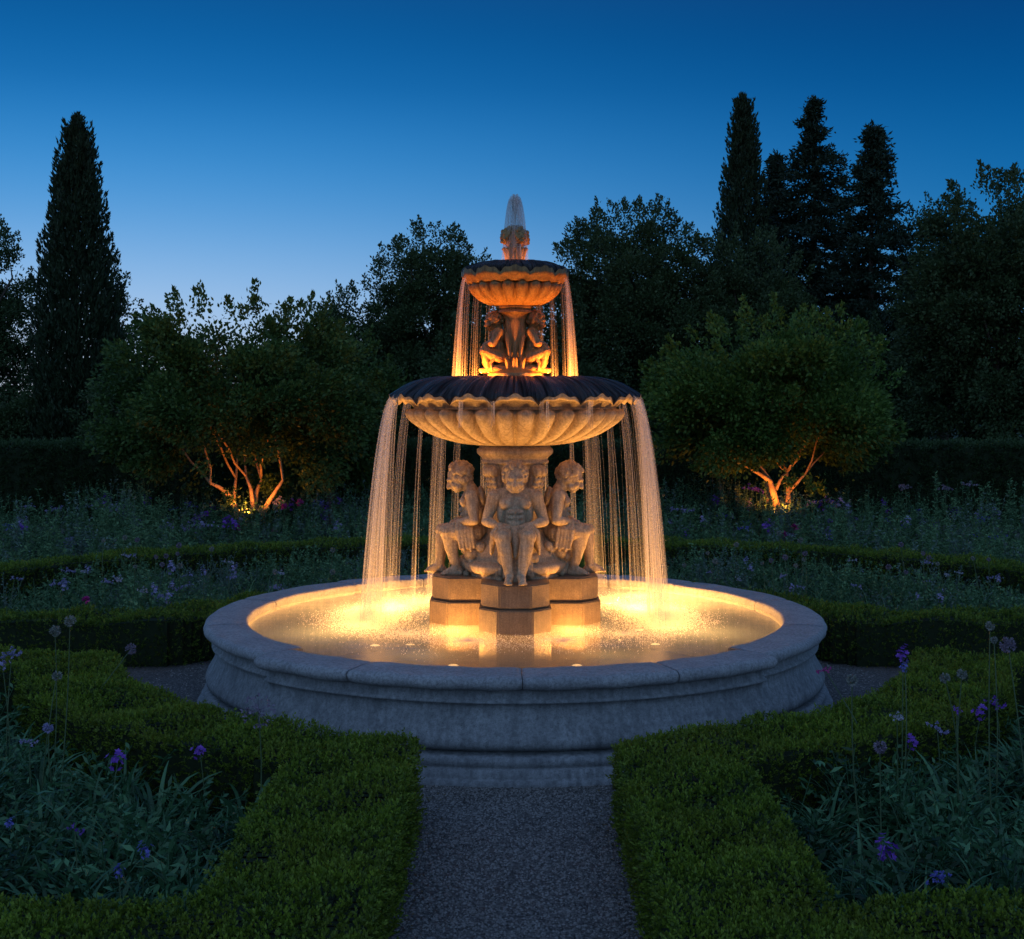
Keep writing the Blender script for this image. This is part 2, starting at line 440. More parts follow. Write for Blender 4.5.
def coping_stone(a0, a1, shift):
    prof = []
    rin, rout, zb, zt = 2.07 + shift, 2.40 + shift, .563, RIM
    prof += [(rin, zb), (rin - .002, zb + .03), (rin, zt - .018), (rin + .008, zt - .005), (rin + .022, zt)]
    prof += [(rin + .10, zt + .003), (rin + .2, zt + .001), (rout - .07, zt - .002)]
    for k in range(1, 10):
        a = PI / 2 - PI * k / 9
        prof.append((rout - .046 + .046 * math.cos(a), (zb + zt) / 2 + (zt - zb) / 2 * math.sin(a)))
    P = np.array(prof); n = 40; m = len(P)
    th = np.linspace(a0, a1, n)
    # small rounding where two stones meet
    e = np.minimum(np.arange(n), n - 1 - np.arange(n)); ins = np.where(e == 0, .006, np.where(e == 1, .0015, 0))
    cr, cz = P[:, 0].mean(), P[:, 1].mean()
    V = []
    for i, t in enumerate(th):
        R = P[:, 0] + np.sign(cr - P[:, 0]) * ins[i]; Z = P[:, 1] + np.sign(cz - P[:, 1]) * ins[i]
        V.append(np.stack([R * math.sin(t), -R * math.cos(t), Z], 1))
    V = np.array(V); V2 = V.reshape(-1, 3)
    # uneven hand-cut surface
    V2 = V2 + .0025 * np.sin(V2 * 23 + V2[:, [1, 2, 0]] * 17)
    F = grid_faces(n, m, wrap_v=True)[:, ::-1]
    bag_v = V2; me = bpy.data.meshes.new('coping_stone')
    faces = [list(map(int, f)) for f in F] + [list(range(m)), list(range((n - 1) * m, n * m))[::-1]]
    me.from_pydata(bag_v.tolist(), [], faces); me.update()
    return link('coping_stone', me, M['coping'], basin)
gap = .0010
edges = []
for q, (c, sh) in enumerate(((0, SHIFT), (PI / 2, 0), (PI, .02), (3 * PI / 2, 0))):
    cuts = [c - QH, c - math.radians(25), c + math.radians(.9), c + math.radians(24), c + QH] if sh else [c - PI / 2 + QH, c - .28, c + .27, c + PI / 2 - QH]
    for a, b in zip(cuts[:-1], cuts[1:]): coping_stone(a + gap, b - gap, sh)

# pool water
def pool():
    n, m = 160, 60
    rr = np.linspace(.2, 2.098, m); th = np.linspace(0, 2 * PI, n, endpoint=False)
    TH, R = np.meshgrid(th, rr, indexing='ij')
    X = R * np.sin(TH); Y = -R * np.cos(TH)
    Z = WATER_Z + .004 * np.sin(9 * R - 2 * np.sin(3 * TH)) * np.exp(-((R - 1.2) / .6) ** 2)
    V = np.stack([X, Y, Z], -1).reshape(-1, 3)
    o = link('water', np_mesh('water', V, grid_faces(n, m, wrap_u=True)), M['pool'])
    tag(o, kind='structure'); return o
pool()

# ---- fused carving: many overlapping shapes become one continuous surface
class Carve:
    def __init__(s): s.V = []; s.F = []; s.n = 0
    def _add(s, V, F):
        s.V += list(V); s.F += [[i + s.n for i in f] for f in F]; s.n += len(V)
    def cap(s, p0, p1, r0, r1=None, X=None, n=14):
        r1 = r0 if r1 is None else r1
        p0 = Vector(p0); p1 = Vector(p1)
        if X is not None: p0 = X @ p0; p1 = X @ p1
        d = (p1 - p0); L = d.length; d = d.normalized() if L > 1e-6 else Vector((0, 0, 1))
        q = d.to_track_quat('Z', 'Y').to_matrix()
        rings = [(r0 * math.cos(a), r0 * math.sin(a)) for a in (-1.35, -1.0, -.65, -.3, 0)] + [(r1 * math.cos(a), L + r1 * math.sin(a)) for a in (0, .3, .65, 1.0, 1.35)]
        V = []
        for r, h in rings:
            for k in range(n):
                a = 2 * PI * k / n; V.append(p0 + q @ Vector((r * math.cos(a), r * math.sin(a), h)))
        F = []
        for i in range(len(rings) - 1):
            for k in range(n): F.append([i * n + k, i * n + (k + 1) % n, (i + 1) * n + (k + 1) % n, (i + 1) * n + k])
        F.append(list(range(n))[::-1]); F.append([(len(rings) - 1) * n + k for k in range(n)])
        s._add([tuple(v) for v in V], F)
    def ell(s, c, r, X=None, rot=None, n=16, m=10):
        c = Vector(c); r = (r, r, r) if not hasattr(r, '__len__') else r
        Rm = Matrix.Identity(3) if rot is None else rot
        V = []; F = []
        for i in range(1, m):
            ph = PI * i / m
            for k in range(n):
                a = 2 * PI * k / n
                p = c + Rm @ Vector((r[0] * math.sin(ph) * math.cos(a), r[1] * math.sin(ph) * math.sin(a), r[2] * math.cos(ph)))
                V.append(tuple(X @ p if X is not None else p))
        for i in range(m - 2):
            for k in range(n): F.append([i * n + k, (i + 1) * n + k, (i + 1) * n + (k + 1) % n, i * n + (k + 1) % n])
        F.append(list(range(n))); F.append([(m - 2) * n + k for k in range(n)][::-1])
        s._add(V, F)
    def path(s, pts, radii):
        for i in range(len(pts) - 1): s.cap(pts[i], pts[i + 1], radii[i], radii[i + 1])
    def fuse(s, name, voxel=.006, smooth=2, rough=.0):
        me = bpy.data.meshes.new(name); me.from_pydata(s.V, [], s.F); me.update()
        o = bpy.data.objects.new(name + '_tmp', me); COL.objects.link(o)
        r = o.modifiers.new('r', 'REMESH'); r.mode = 'VOXEL'; r.voxel_size = voxel; r.use_smooth_shade = True
        if smooth:
            sm = o.modifiers.new('s', 'SMOOTH'); sm.iterations = smooth; sm.factor = .5
        bpy.context.view_layer.update()
        dg = bpy.context.evaluated_depsgraph_get()
        new = bpy.data.meshes.new_from_object(o.evaluated_get(dg)); new.name = name
        bpy.data.objects.remove(o); bpy.data.meshes.remove(me)
        new.materials.clear()
        if rough:
            n = len(new.vertices); co = np.empty(n * 3, np.float32); new.vertices.foreach_get('co', co); co = co.reshape(-1, 3)
            w = np.sin(co * 61 + 3 * np.sin(co[:, [1, 2, 0]] * 43)) + .6 * np.sin(co * 117 + 2 * np.sin(co[:, [2, 0, 1]] * 90))
            co += rough * w; new.vertices.foreach_set('co', co.ravel()); new.update()
        return new

def figure_meshes(lean, headpitch, legs, voxel=.0052, seed=1):
    """seated youth facing -Y, feet at z=0; legs = ((knee xyz, ankle xyz) left, right)"""
    rng = random.Random(seed)
    C = Carve()
    piv = Vector((0, -.32, .36))
    U = Matrix.Translation(piv) @ Matrix.Rotation(lean, 4, 'X') @ Matrix.Translation(-piv)
    npv = Vector((0, -.30, .68))
    H = U @ Matrix.Translation(npv) @ Matrix.Rotation(headpitch, 4, 'X') @ Matrix.Translation(-npv)
    # trunk
    C.ell((0, -.32, .35), (.135, .115, .095))
    C.cap((0, -.315, .40), (0, -.30, .52), .100, .102, U)
    C.ell((0, -.345, .42), (.085, .075, .07), U)
    C.ell((0, -.295, .575), (.130, .092, .112), U)
    for s in (-1, 1):
        C.ell((s * .062, -.362, .585), (.062, .036, .046), U)
        C.ell((s * .105, -.30, .50), (.035, .07, .09), U)
        C.ell((s * .148, -.285, .632), (.055, .052, .050), U)
        C.cap((s * .05, -.285, .675), (s * .14, -.285, .645), .04, .04, U)
        C.ell((s * .06, -.22, .60), (.06, .03, .08), U)
        for k, z in enumerate((.545, .505, .465)): C.ell((s * .032, -.395 + .004 * k, z - .02), (.030, .022, .020), U)
    C.cap((0, -.295, .64), (0, -.315, .735), .056, .05, U)
    # head
    C.ell((0, -.322, .805), (.080, .098, .098), H)
    C.ell((0, -.362, .765), (.062, .065, .075), H)
    C.ell((0, -.395, .722), (.032, .028, .024), H)
    C.cap((0, -.425, .805), (0, -.444, .772), .011, .018, H)
    for s in (-1, 1):
        C.ell((s * .013, -.434, .768), .011, H)
        C.cap((s * .012, -.418, .822), (s * .055, -.400, .820), .013, .011, H)
        C.ell((s * .033, -.402, .803), (.015, .013, .011), H)
        C.ell((s * .042, -.395, .765), (.027, .024, .024), H)
        C.ell((s * .081, -.325, .785), (.014, .024, .034), H)
        C.cap((s * .045, -.37, .735), (s * .02, -.395, .72), .026, .024, H)
    C.cap((-.018, -.424, .748), (.018, -.424, .748), .008, .008, H)
    C.cap((-.015, -.420, .737), (.015, -.420, .737), .009, .009, H)
    # arms: elbows out, hands resting on the thighs
    for i, s in enumerate((-1, 1)):
        kx, ky, kz = legs[i][0]
        sh = U @ Vector((s * .160, -.29, .632)); el = Vector((s * .222, -.315, .445))
        tgt = Vector((s * .085, -.34, .34)).lerp(Vector((kx, ky, kz)), .42)
        wr = tgt + Vector((s * .052, .015, .085))
        C.cap(sh, sh.lerp(el, .5), .054, .047); C.cap(sh.lerp(el, .5), el, .047, .038)
        C.cap(el, el.lerp(wr, .4), .039, .040); C.cap(el.lerp(wr, .4), wr, .040, .027)
        hd = tgt + Vector((s * .018, -.02, .076))
        C.cap(wr, hd, .026, .030); C.ell(hd, (.036, .036, .018))
        for f in range(4):
            b0 = hd + Vector((s * (.022 - .015 * f), -.022, .002)); b1 = b0 + Vector((-s * .012, -.032, -.010)); b2 = b1 + Vector((-s * .008, -.018, -.022))
            C.cap(b0, b1, .0085, .008); C.cap(b1, b2, .008, .007)
        C.cap(hd + Vector((-s * .02, .01, 0)), hd + Vector((-s * .048, -.012, -.018)), .010, .009)
    # legs
    for i, s in enumerate((-1, 1)):
        k, a = Vector(legs[i][0]), Vector(legs[i][1])
        hip = Vector((s * .078, -.33, .335))
        C.cap(hip, hip.lerp(k, .5), .088, .078); C.cap(hip.lerp(k, .5), k, .078, .058)
        C.ell(k + Vector((0, -.012, .006)), (.05, .05, .052))
        C.cap(k, k.lerp(a, .35), .055, .054); C.cap(k.lerp(a, .35), a, .054, .032)
        C.ell(k.lerp(a, .33) + Vector((0, .022, 0)), (.046, .048, .085))
        C.ell(a, (.036, .038, .03))
        toe = Vector((a.x + s * .012, a.y - .085, .022)); heel = Vector((a.x, a.y + .025, .028))
        C.cap(heel, toe, .030, .024); C.cap(a, toe, .033, .024)
        for t in range(5): C.cap(toe + Vector((s * (-.022 + .012 * t), -.012 + .004 * t, -.004)), toe + Vector((s * (-.024 + .013 * t), -.034 + .006 * t, -.010)), .0105 - .001 * t, .009 - .0008 * t)
    body = C.fuse('statue_body', voxel, 1, .0010)
    # hair: a cap of curls
    Hc = Carve()
    Hc.ell((0, -.292, .830), (.084, .092, .085), H)
    for _ in range(150):
        v = Vector((rng.gauss(0, 1), rng.gauss(0, 1), rng.gauss(0, 1))).normalized()
        p = Vector((v.x * .086, -.312 + v.y * .100, .812 + v.z * .098))
        if p.z < .74 or (p.y < -.36 and p.z < .885) or (p.y < -.33 and p.z < .80): continue
        Hc.ell(p, rng.uniform(.015, .024), H, n=8, m=6)
    hair = Hc.fuse('hair', voxel * .9, 1, .0012)
    # drapery over the lap and the draped rock seat
    D = Carve()
    for s, i in ((-1, 0), (1, 1)):
        k = Vector(legs[i][0]); hip = Vector((s * .08, -.33, .36))
        for j in range(5):
            t = .05 + .13 * j
            p = hip.lerp(k, t) + Vector((0, 0, .056)); q = p + Vector((s * .078, 0, -.045)); w = q + Vector((s * .008, .01, -.08 - .02 * (j % 2)))
            D.path([p + Vector((-s * .04, 0, .0)), p + Vector((s * .03, 0, .012)), q, w, w + Vector((s * .006, .012, -.06))], [.018, .021, .021, .017, .012])
    D.path([(-.06, -.40, .40), (0, -.42, .375), (.06, -.40, .40)], [.035, .04, .035])
    D.path([(0, -.42, .375), (.005, -.50, .30), (.0, -.53, .20)], [.038, .032, .018])
    drape = D.fuse('drapery', voxel, 1, .0014)
    R = Carve()
    R.ell((0, -.25, .13), (.15, .16, .19)); R.ell((0, -.31, .22), (.13, .12, .10))
    for _ in range(40):
        a = rng.uniform(-1.6, 1.6); z = rng.uniform(.0, .27)
        R.ell((math.sin(a) * .15, -.26 - math.cos(a) * .15, z), rng.uniform(.025, .05), n=8, m=6)
    rock = R.fuse('rock_seat', voxel * 1.2, 1, .002)
    return body, hair, drape, rock

PIER_Z = .945
front_legs = (((-.098, -.56, .345), (-.042, -.575, .055)), ((.098, -.56, .352), (.045, -.585, .055)))
side_legs = (((-.115, -.575, .330), (-.10, -.60, .055)), ((.12, -.53, .345), (.085, -.46, .055)))
side_legs_m = tuple(((-k[0], k[1], k[2]), (-a[0], a[1], a[2])) for k, a in side_legs[::-1])
fm = figure_meshes(math.radians(3), math.radians(14), front_legs, seed=3)
sm = figure_meshes(math.radians(10), math.radians(20), side_legs, seed=5)
sm2 = figure_meshes(math.radians(10), math.radians(20), side_legs_m, seed=9)

def statue(meshes, ang, z, scale=1.0, off=0.0, name='statue', mat=None, first=True):
    mat = mat or M['stone']
    root = empty(name, parent=fountain)
    root.rotation_euler = (0, 0, ang); root.scale = (scale,) * 3
    root.location = (-math.sin(ang) * off, math.cos(ang) * off, z)
    for nm, me in zip(('body', 'hair', 'drapery', 'rock_seat'), meshes):
        me2 = me if (first and not me.materials) else me.copy()
        me2.materials.clear()
        link(nm, me2, mat, root)
    return root
o = statue(fm, 0, PIER_Z); o["label"] = "seated stone youth facing the front with hands on his thighs"
o = statue(sm, -PI / 2, PIER_Z); o["label"] = "seated stone youth in profile facing left, head bowed"
o = statue(sm2, PI / 2, PIER_Z); o["label"] = "seated stone youth in profile facing right, head bowed"
o = statue(fm, PI, PIER_Z); o["label"] = "seated stone youth on the far side of the pedestal"

# ---- piers under the figures
def pier(ang):
    """octagonal-nosed block in two courses projecting from the pedestal"""
    def outline(w, out, ch):
        return [(-w, 0), (-w, -(out - ch)), (-w + ch, -out), (w - ch, -out), (w, -(out - ch)), (w, 0)]
    courses = [(.272, .668, .05, .758, 0), (.258, .648, .770, PIER_Z, 0), (.250, .638, .756, .772, 0)]
    bm = bmesh.new()
    for w, out, z0, z1, _ in courses:
        ch = .14
        lo = [bm.verts.new((x, y, z0)) for x, y in outline(w, out, ch)]
        hi = [bm.verts.new((x, y, z1)) for x, y in outline(w, out, ch)]
        k = len(lo)
        for i in range(k): bm.faces.new((lo[i], lo[(i + 1) % k], hi[(i + 1) % k], hi[i]))
        bm.faces.new(hi); bm.faces.new(lo[::-1])
    bmesh.ops.bevel(bm, geom=[e for e in bm.edges if e.calc_length() > .01], offset=.009, segments=2, affect='EDGES')
    bmesh.ops.recalc_face_normals(bm, faces=bm.faces)
    bmesh.ops.rotate(bm, cent=(0, 0, 0), matrix=Matrix.Rotation(ang, 3, 'Z'), verts=bm.verts)
    me = bpy.data.meshes.new('pier'); bm.to_mesh(me); bm.free()
    return link('pier', me, M['pier'], fountain, smooth=False)
for k, a in enumerate((0, PI / 2, PI, -PI / 2)):
    p = pier(a); p.location.z = .0011 * k        # neighbouring blocks must not share a plane

# ---- central pedestal column
ped = smooth_profile([(.36, .90), (.36, .97), (.395, .985), (.41, 1.02), (.40, 1.05), (.34, 1.075), (.335, 1.10), (.30, 1.15), (.245, 1.25), (.205, 1.40), (.20, 1.60), (.21, 1.72),
                      (.235, 1.80), (.245, 1.815), (.262, 1.825), (.266, 1.84), (.258, 1.85), (.265, 1.87), (.285, 1.885), (.30, 1.905), (.30, 1.93), (.285, 1.945), (.27, 1.97)], 4)
V, F = lathe(ped, 96, rfun=lambda th, K, R, Z: .012 * np.cos(8 * th) * np.exp(-((Z - 1.5) / .2) ** 2))
pedestal = link('pedestal', np_mesh('pedestal', V, F), M['stone'], fountain)
def scroll(ang):
    C = Carve()
    pts = []
    for t in np.linspace(0, 1, 26):
        z = 1.79 - .40 * t
        r = .235 - .045 * math.sin(PI * .5 * t)
        pts.append(Vector((0, -r, z)))
    for dx in (-.030, 0, .030):
        C.path([p + Vector((dx, 0, 0)) for p in pts], list(np.linspace(.034, .042, 26) * (1.1 if dx == 0 else .9)))
    for c, rad, tw in ((Vector((0, -.268, 1.765)), .046, 1),):
        for dx in (-.04, 0, .04):
            C.ell(c + Vector((dx, 0, 0)), (.028, rad, rad))
        C.ell(c, (.075, rad * .45, rad * .45))
    for z, r, s in ((1.70, .262, .022), (1.66, .25, .024), (1.62, .236, .022)):
        for dx in (-.035, 0, .035): C.ell((dx, -r, z), (.022, s, s * 1.1))
    me = C.fuse('scroll_bracket', .006, 1, .001)
    o = link('scroll_bracket', me, M['stone'], fountain); o.rotation_euler.z = ang
    return o
for k in range(4): scroll(PI / 4 + k * PI / 2)

# ---- fluted bowls with a wet scalloped lip
def bowl(z0, r_neck, r_body, z_body, r_lip, z_lip, z_top, r_crest, n_gad, n_scal, amp, name, s, mat, wetmat, zin, hang=True):
    body = smooth_profile([(r_neck, z0), (r_neck + .25 * (r_body - r_neck), z0 + .06 * (z_body - z0)), (r_neck + .62 * (r_body - r_neck), z0 + .28 * (z_body - z0)),
                           (r_neck + .90 * (r_body - r_neck), z0 + .62 * (z_body - z0)), (r_body, z0 + .86 * (z_body - z0)), (r_body * .985, z_body), (r_body * .965, z_body + .012 * s), (r_body * .985, z_body + .03 * s), (r_body * 1.04, z_body + .062 * s), (r_body * 1.10, z_body + .085 * s), (r_body * 1.12, z_body + .095 * s)], 9)
    m = len(body); tt = np.arange(m) / (m - 1)
    def rf(th, K, R, Z):
        t = tt[K]
        u = (th * n_gad / (2 * PI)) % 1.0 - .5                      # position across one gadroon
        end = np.clip((.52 - t) / .09, 0, 1)                         # rounded heads
        half = .415 * np.sqrt(np.clip(end * (2 - end), 0, 1)) + 1e-4
        x = np.clip(np.abs(u) / half, 0, 1)
        rise = np.sqrt(np.clip(1 - x ** 2.0, 0, 1))
        env = np.clip(t / .10, 0, 1) * (t < .52)
        return amp * env * rise * (R / r_body) ** .7 - amp * .6 * env * (R / r_body) ** .7
    n = n_gad * 22
    V, F = lathe(body, n, rfun=rf)
    g = link(name, np_mesh(name, V, F), mat, fountain)
    # lip underside, scalloped edge, then the wet dome above it
    def wave(th): 
        c = np.abs(np.cos(th * n_scal / 2))
        return 1 - c ** .8                      # narrow points between wide shells -> 0..1
    zb = z_body + .012 * s
    lip = smooth_profile([(r_body * 1.09, z_body + .085 * s), (r_lip * .96, z_lip - .012 * s), (r_lip * .992, z_lip - .016 * s), (r_lip, z_lip)], 7) if hang else  smooth_profile([(r_body * .94, zb), (r_body * 1.02, zb - .012 * s), (r_lip * .94, zb + .2 * (z_lip - zb)), (r_lip * 1.0, zb + .55 * (z_lip - zb)), (r_lip * 1.005, z_lip - .02 * s), (r_lip, z_lip)], 7)
    ml = len(lip); tl = np.arange(ml) / (ml - 1)
    V, F = lathe(lip, n_scal * 28, rfun=lambda th, K, R, Z: .045 * s * tl[K] ** .7 * (.6 - wave(th)), zfun=lambda th, K, R, Z: (.068 * s * (.55 - wave(th)) + .012 * s * np.cos(th * n_scal * 3)) * tl[K] ** 1.5)
    link(name + '_scalloped_edge', np_mesh('scalloped_edge', V, F), mat, g).name = 'scalloped_edge'
    zt = z_top
    dome = smooth_profile([(r_lip + .001, z_lip), (r_lip * 1.004, z_lip + .022 * s), (r_lip * .975, z_lip + .055 * s), (r_lip * .87, zt - .058 * s), (r_lip * .76, zt - .022 * s), (r_crest, zt), (r_crest * .92, zt - .012 * s), (r_crest * .84, zin), (r_crest * .6, zin - .01 * s), (.03, zin - .01 * s)], 7)
    md = len(dome); td = np.arange(md) / (md - 1)
    V, F = lathe(dome, n_scal * 28, rfun=lambda th, K, R, Z: .045 * s * (.6 - wave(th)) * np.exp(-td[K] * 5), zfun=lambda th, K, R, Z: (.068 * s * (.55 - wave(th)) + .012 * s * np.cos(th * n_scal * 3)) * np.exp(-td[K] * 6.5) + (.006 * s * np.sin(th * 31 + 2.1 * np.sin(th * 7) + Z * 9) + .005 * s * np.sin(th * 71 + 3 * np.sin(th * 11))) * np.sin(PI * np.clip(td[K] * 1.6, 0, 1)))
    link('wet_lip', np_mesh('wet_lip', V, F), wetmat, g)
    return g
bowl(1.965, .285, .825, 2.245, .968, 2.322, 2.50, .62, 32, 18, .098, 'lower_bowl', 1.0, M['stone'], M['wet'], 2.43)
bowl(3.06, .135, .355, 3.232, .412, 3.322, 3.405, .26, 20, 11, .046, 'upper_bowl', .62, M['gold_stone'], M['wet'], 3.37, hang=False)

# ---- upper column, cherubs, finial
up = smooth_profile([(.22, 2.40), (.215, 2.515), (.20, 2.535), (.165, 2.55), (.12, 2.57), (.095, 2.62), (.085, 2.75), (.088, 2.90), (.10, 2.97), (.125, 3.0), (.135, 3.005), (.138, 3.02), (.125, 3.028), (.132, 3.04), (.142, 3.05), (.138, 3.07)], 4)
V, F = lathe(up, 64, rfun=lambda th, K, R, Z: .007 * np.cos(8 * th) * ((Z > 2.62) & (Z < 2.95)))
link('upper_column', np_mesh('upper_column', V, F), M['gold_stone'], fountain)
def cherub_meshes(seed):
    rng = random.Random(seed); C = Carve(); Hc = Carve()
    Hm = Matrix.Translation((0, -.13, .38)) @ Matrix.Rotation(math.radians(16), 4, 'X') @ Matrix.Translation((0, .13, -.38))
    C.ell((0, -.11, .03), (.115, .12, .04))
    C.ell((0, -.095, .13), (.085, .085, .07)); C.ell((0, -.125, .20), (.078, .075, .085)); C.ell((0, -.11, .285), (.082, .065, .065))
    for q in (-1, 1):
        C.ell((q * .028, -.165, .285), (.032, .02, .025))
        C.cap((q * .06, -.10, .12), (q * .078, -.215, .165), .052, .042); C.cap((q * .078, -.215, .165), (q * .06, -.195, .04), .040, .026)
        C.cap((q * .06, -.18, .025), (q * .068, -.245, .018), .025, .019)
        C.ell((q * .082, -.11, .31), .038); C.cap((q * .085, -.11, .31), (q * .118, -.15, .225), .036, .03); C.cap((q * .118, -.15, .225), (q * .05, -.21, .215), .030, .023)
        C.ell((q * .042, -.215, .212), (.024, .022, .016))
        for f in range(4): C.cap((q * (.05 - .01 * f), -.225, .212), (q * (.04 - .012 * f), -.243, .198), .0075, .006)
        C.ell((q * .032, -.185, .385), (.024, .022, .022), Hm); C.ell((q * .027, -.192, .41), (.012, .010, .009), Hm); C.cap((q * .01, -.202, .425), (q * .042, -.188, .424), .010, .008, Hm); C.ell((q * .062, -.13, .40), (.012, .016, .022), Hm)
        # little folded wings
        for k in range(4): C.cap((q * (.035 + .012 * k), -.045, .33 - .02 * k), (q * (.075 + .010 * k), -.015, .21 - .03 * k), .018, .010)
    C.cap((0, -.11, .32), (0, -.13, .37), .04, .036)
    C.ell((0, -.135, .405), (.062, .068, .066), Hm); C.ell((0, -.16, .375), (.045, .045, .04), Hm); C.cap((0, -.203, .405), (0, -.212, .388), .008, .012, Hm); C.cap((-.012, -.2, .367), (.012, -.2, .367), .006, .006, Hm); C.ell((0, -.19, .352), (.018, .016, .014), Hm)
    Hc.ell((0, -.125, .42), (.063, .066, .06), Hm)
    for _ in range(90):
        v = Vector((rng.gauss(0, 1), rng.gauss(0, 1), rng.gauss(0, 1))).normalized(); p = Vector((v.x * .066, -.128 + v.y * .07, .412 + v.z * .068))
        if p.z < .37 or (p.y < -.165 and p.z < .445): continue
        Hc.ell(p, rng.uniform(.012, .019), Hm, n=8, m=6)
    D = Carve()
    for k in range(7): D.path([(-.09 + .03 * k, -.20 + .02 * abs(k - 3), .115), (-.085 + .028 * k, -.225 + .02 * abs(k - 3), .075 + .01 * (k % 2)), (-.10 + .033 * k, -.20 + .015 * abs(k - 3), .02)], [.018, .017, .010])
    return C.fuse('cherub_body', .0042, 1, .0008), Hc.fuse('hair', .004, 1, .0008), D.fuse('drapery', .0045, 1, .0008)
for a, lab, sd_ in ((-PI / 2, "crouching amber cherub on the left of the upper column", 4), (PI / 2, "crouching amber cherub on the right of the upper column", 8), (PI, "crouching cherub on the far side of the upper column", 6)):
    r = empty('cherub', parent=fountain); r["label"] = lab; r.rotation_euler = (0, 0, a); r.location = (math.sin(a) * .022, -math.cos(a) * .022, 2.535); r.scale = (1.0, 1.0, 1.02)
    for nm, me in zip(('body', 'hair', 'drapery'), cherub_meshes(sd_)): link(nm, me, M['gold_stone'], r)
def collar(z, r, n, s, name):
    """ring of carved leaves round a shaft"""
    C = Carve()
    for k in range(n):
        a = 2 * PI * k / n; d = Vector((math.sin(a), -math.cos(a), 0)); u = Vector((0, 0, 1))
        C.path([d * r + u * z, d * (r * 1.05) + u * (z + s * .8), d * (r * 1.22) + u * (z + s * 1.5), d * (r * 1.36) + u * (z + s * 1.45)], [s * .36, s * .42, s * .32, s * .2])
    return link(name, C.fuse(name, .0045, 1, .0006), M['gold_stone'], fountain)
collar(2.56, .105, 12, .055, 'leaf_collar')
def finial():
    C = Carve()
    C.cap((0, 0, 3.36), (0, 0, 3.43), .098, .070); C.cap((0, 0, 3.43), (0, 0, 3.52), .058, .066)
    C.ell((0, 0, 3.575), (.078, .078, .10)); C.ell((0, 0, 3.655), (.05, .05, .05))
    for k in range(4):
        a = 2 * PI * k / 4 + .5; d = Vector((math.sin(a), -math.cos(a), 0)); t = Vector((math.cos(a), math.sin(a), 0)); u = Vector((0, 0, 1))
        C.ell(d * .083 + u * 3.60, (.042, .042, .058)); C.ell(d * .118 + u * 3.595, (.016, .016, .020)); C.ell(d * .112 + u * 3.565, (.02, .02, .014))
        for q in (-1, 1):
            C.ell(d * .108 + t * q * .022 + u * 3.622, .012); C.ell(d * .104 + t * q * .024 + u * 3.585, .016); C.cap(d * .06 + t * q * .03 + u * 3.645, d * .095 + t * q * .034 + u * 3.60, .02, .014)
        for m in range(3): C.ell(d * (.098 - .018 * m) + t * (.02 * (m - 1)) + u * (3.648 + .014 * m), .018)
    for k in range(9):
        a = 2 * PI * k / 9; d = Vector((math.sin(a), -math.cos(a), 0)); u = Vector((0, 0, 1))
        C.path([d * .062 + u * 3.42, d * .072 + u * 3.48, d * .086 + u * 3.515, d * .098 + u * 3.51], [.014, .018, .014, .009])
        C.ell(d * .04 + u * 3.685, .015)
    return link('finial', C.fuse('finial', .0036, 1, .0008), M['gold_stone'], fountain)
finial()

# ---- submerged lamps
def lamp_fixture(x, y, z, power, label, size=.05, group='lamps sunk in the fountain water', color=LAMP, rad=.05, spot=False):
    t = empty('fountain_lamp', (x, y, z))
    tag(t, label, 'lamp', group)
    V, F = lathe([(.001, 0), (size * .9, 0), (size, size * .3), (size, size * .9), (size * .86, size * .95)], 20)
    link('lamp_housing', np_mesh('lamp_housing', V, F), M['metal'], t)
    V, F = lathe([(size * .86, size * .88), (size * .6, size * 1.0), (.001, size * 1.05)], 20)
    link('lamp_lens', np_mesh('lamp_lens', V, F), M['lens'], t)
    ld = bpy.data.lights.new('lamp_light', 'SPOT' if spot else 'POINT'); ld.energy = power; ld.color = color; ld.shadow_soft_size = rad
    if spot: ld.spot_size = math.radians(168); ld.spot_blend = .25
    lo = bpy.data.objects.new('lamp_light', ld); COL.objects.link(lo); lo.parent = t; lo.location = (0, 0, size * 1.1 + rad + .01)
    if spot: lo.rotation_euler = (PI, 0, 0)
    return t
pool_lamps = [(-1.16, .50, 'submerged lamp glowing under the left hand water curtain', 1.05), (1.17, .55, 'submerged lamp glowing under the right hand water curtain', 1.2),
              (-.92, 1.18, 'submerged lamp behind and left of the pedestal', .75), (1.10, 1.22, 'submerged lamp behind and right of the pedestal', .9),
              (-1.36, -.55, 'submerged lamp in front and left of the pedestal', .62), (1.36, -.55, 'submerged lamp in front and right of the pedestal', .62),
              (-.62, -1.42, 'unseen submerged lamp added near the front rim on the left to brighten the water', .16), (.62, -1.42, 'unseen submerged lamp added near the front rim on the right to brighten the water', .16)]  # front rim pair is added to brighten the near water, no visible source
for x, y, lab, k in pool_lamps: lamp_fixture(x, y, .24 if k > .88 else .12, LAMP_POOL * k, lab, spot=True)
for a, lab in ((-PI / 4, 'submerged lamp between the front and left stone blocks'), (PI / 4, 'submerged lamp between the front and right stone blocks'),
               (-3 * PI / 4, 'submerged lamp between the rear and left stone blocks'), (3 * PI / 4, 'submerged lamp between the rear and right stone blocks')):
    lamp_fixture(.66 * math.sin(a), -.66 * math.cos(a), .27, LAMP_POOL * .26, lab, spot=True)
for a, side in ((-1.15, 'left front'), (1.15, 'right front'), (-2.2, 'left rear'), (2.2, 'right rear')):
    lamp_fixture(.36 * math.sin(a), -.36 * math.cos(a), 2.418, LAMP_BOWL, 'small lamp in the lower bowl at the %s of the upper column' % side, .025, 'lamps in the lower bowl', (1.0, .30, .04), .02)
